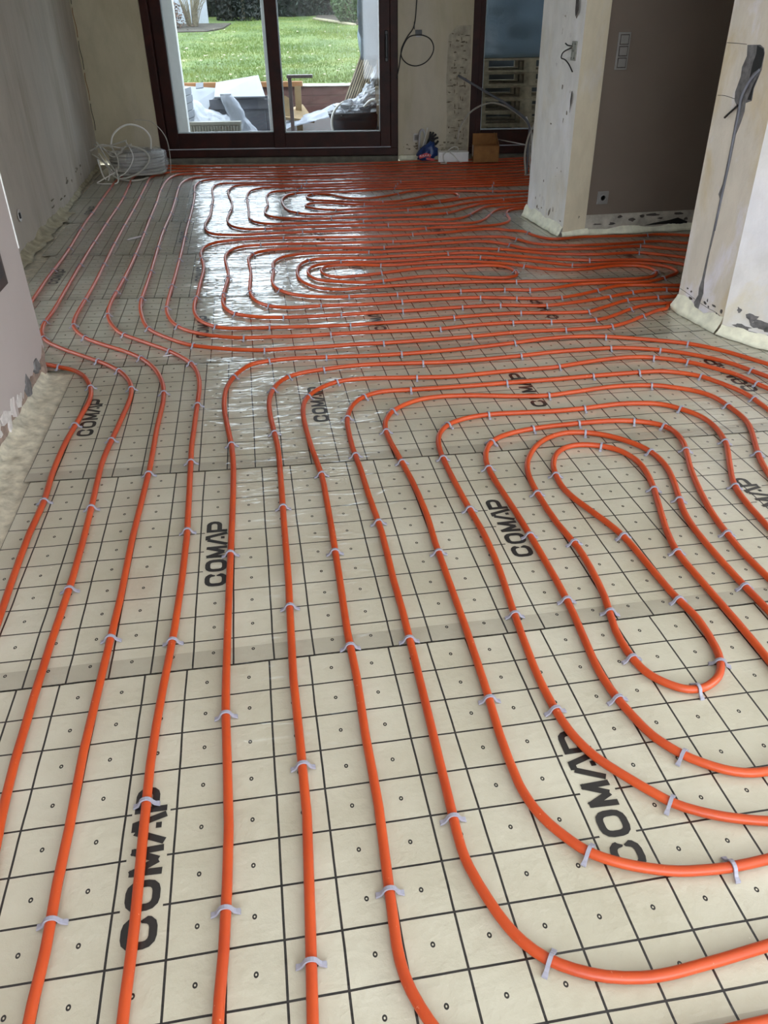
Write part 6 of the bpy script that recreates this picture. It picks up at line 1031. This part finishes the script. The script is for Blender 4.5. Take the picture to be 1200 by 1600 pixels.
cloth('plastic_or_shade_sheet', lambda s, t: Vector((1.42 + 2.5 * s, 1.56 + .05 * fbm(s * 8, t * 3, 1, 1, 3), .01 + .98 * t)), 60, 20, 'gap_shade', 'dark sheet added behind the pallet stacks to darken their gaps', 'added sheet')  # added sheet: blocks the bright garden so the pallet gaps go dark
# planting at the back of the garden
def leaf_cloud(name, root_, mat, n, fn, size, seed):
    rng = np.random.default_rng(seed); P = np.array([fn(rng) for _ in range(n)]); a = rng.normal(size=(n, 3)); a /= np.linalg.norm(a, axis=1)[:, None]; b = np.cross(a, rng.normal(size=(n, 3))); b /= np.linalg.norm(b, axis=1)[:, None]
    s = size * (.6 + .8 * rng.random((n, 1))); V = np.stack([P - a * s, P + b * s * .45, P + a * s, P - b * s * .45], 1).reshape(-1, 3)
    me = bpy.data.meshes.new(name); me.from_pydata(V.tolist(), [], np.arange(n * 4).reshape(-1, 4).tolist()); me.update(); return tag(obj(name, me, M_[mat], root_), kind='stuff')
hd = root('hedge', -3, 15.4, 1.4, 'dense dark hedge closing the back of the garden', 'hedge')
obj('hedge_core', box(-6, 9, .25, 1.2, -.1, 1.75, .15), M_['conifer_leaf'], hd)
leaf_cloud('foliage', hd, 'hedge_leaf', 9000, lambda r: (-3 + 8.5 * r.random(), .05 + .25 * r.random(), -.05 + 1.85 * r.random()), .055, 1)
cf = root('conifer', -2.05, 14.6, 1.42, 'low dark conifer in front of the hedge', 'shrub')
def fn_c(r):
    a = r.random() * 6.28; h = r.random(); q = (1 - .25 * h) * (.5 + .5 * r.random()) ** .4; return (.72 * q * math.cos(a), .5 * q * math.sin(a), h * 1.5)
leaf_cloud('foliage', cf, 'conifer_leaf', 4500, fn_c, .05, 2); obj('trunk', tube_mesh('trunk', [(0, 0, -.1), (.02, 0, .6), (0, 0, 1.2)], .05, 8, 3, .4), M_['bark'], cf)
gb = root('green_bush', .78, 13.0, 1.33, 'light green leafy bush on the right of the garden', 'shrub')
def fn_g(r):
    v = r.normal(size=3); v /= np.linalg.norm(v); v *= (.4 + .6 * r.random()) ** .5; return (.42 * v[0], .4 * v[1], .55 + .55 * v[2])
leaf_cloud('foliage', gb, 'bush_leaf', 3500, fn_g, .035, 4)
for k in range(6): obj('stem', tube_mesh('stem', [(0, 0, -.05), (.05 * math.cos(k), .05 * math.sin(k), .3), (.28 * math.cos(k), .25 * math.sin(k), .8)], .014, 6, 3, .4), M_['bark'], gb)
bs = root('bare_shrub', -3.02, 12.6, 1.28, 'bare shrub with pale bundled twigs on the left of the garden', 'shrub')
random.seed(13)
for k in range(44):
    a = random.uniform(0, 6.28); l = random.uniform(.6, 1.15); e = random.uniform(.1, .62); dx, dy = math.cos(a) * e * l, math.sin(a) * e * l * .6; bx_, by_ = .10 * math.cos(a), .07 * math.sin(a)
    obj('branch', tube_mesh('branch', [(bx_, by_, -.03), (bx_ + dx * .25, by_ + dy * .25, l * .4), (bx_ + dx * .65, by_ + dy * .65, l * .78), (bx_ + dx, by_ + dy, l)], .013, 5, 2, .35), M_['bark'], bs)
    if k % 3 == 0: obj('branch', tube_mesh('branch', [(bx_ + dx * .3, by_ + dy * .3, l * .45), (bx_ + dx * .8 + .05, by_ + dy * .8, l * .62), (bx_ + dx + .12, by_ + dy, l * .72)], .008, 5, 2, .4), M_['bark'], bs)
ds = root('dry_shrub', -3.55, 12.3, 1.26, 'reddish dry shrub beside the white garden wall', 'shrub')
leaf_cloud('foliage', ds, 'dry_leaf', 1500, lambda r: (.3 * r.normal() * .6, .2 * r.normal() * .6, .02 + .55 * r.random()), .03, 6)
for k in range(7): obj('stem', tube_mesh('stem', [(0, 0, -.04), (.06 * math.cos(k * 2), .05 * math.sin(k * 2), .3), (.16 * math.cos(k * 2), .1 * math.sin(k * 2), .62)], .010, 5, 2, .4), M_['dry_leaf'], ds)
wf = root('garden_wall', -5.6, 13.6, 1.2, 'pale garden wall behind the bare shrub', 'wall')
for k in range(7): obj('panel', box(k * .40, k * .40 + .394, 0, .06, 0, 1.6, .004), M_['fence_white'], wf)
bd = wobj('flower_bed', prism([(-5, 11.1), (-2.45, 11.35), (-2.2, 12.2), (-2.2, 13.4), (-5, 13.5)], 1.0, 1.02), 'soil')
for v in bd.data.vertices: v.co.z = lawn_z(v.co.y) + (.025 if v.co.z > 1.01 else -.2)
tag(bd, 'bare soil bed under the shrubs on the left', 'flower bed')
lg = wobj('edging_log', tube_mesh('edging_log', [(-.17, 14.35, 1.47), (.4, 13.35, 1.40), (.97, 12.35, 1.32)], .035, 8, 3), 'log'); tag(lg, 'pale edging pole along the right of the lawn', 'edging')
bd = wobj('flower_bed', prism([(-.15, 14.5), (1.0, 12.5), (3.5, 12.5), (3.5, 15.4), (-.15, 15.4)], 1.0, 1.02), 'soil')
for v in bd.data.vertices: v.co.z = lawn_z(v.co.y) + (.03 if v.co.z > 1.01 else -.2)
tag(bd, 'soil strip behind the pale edging pole', 'flower bed')
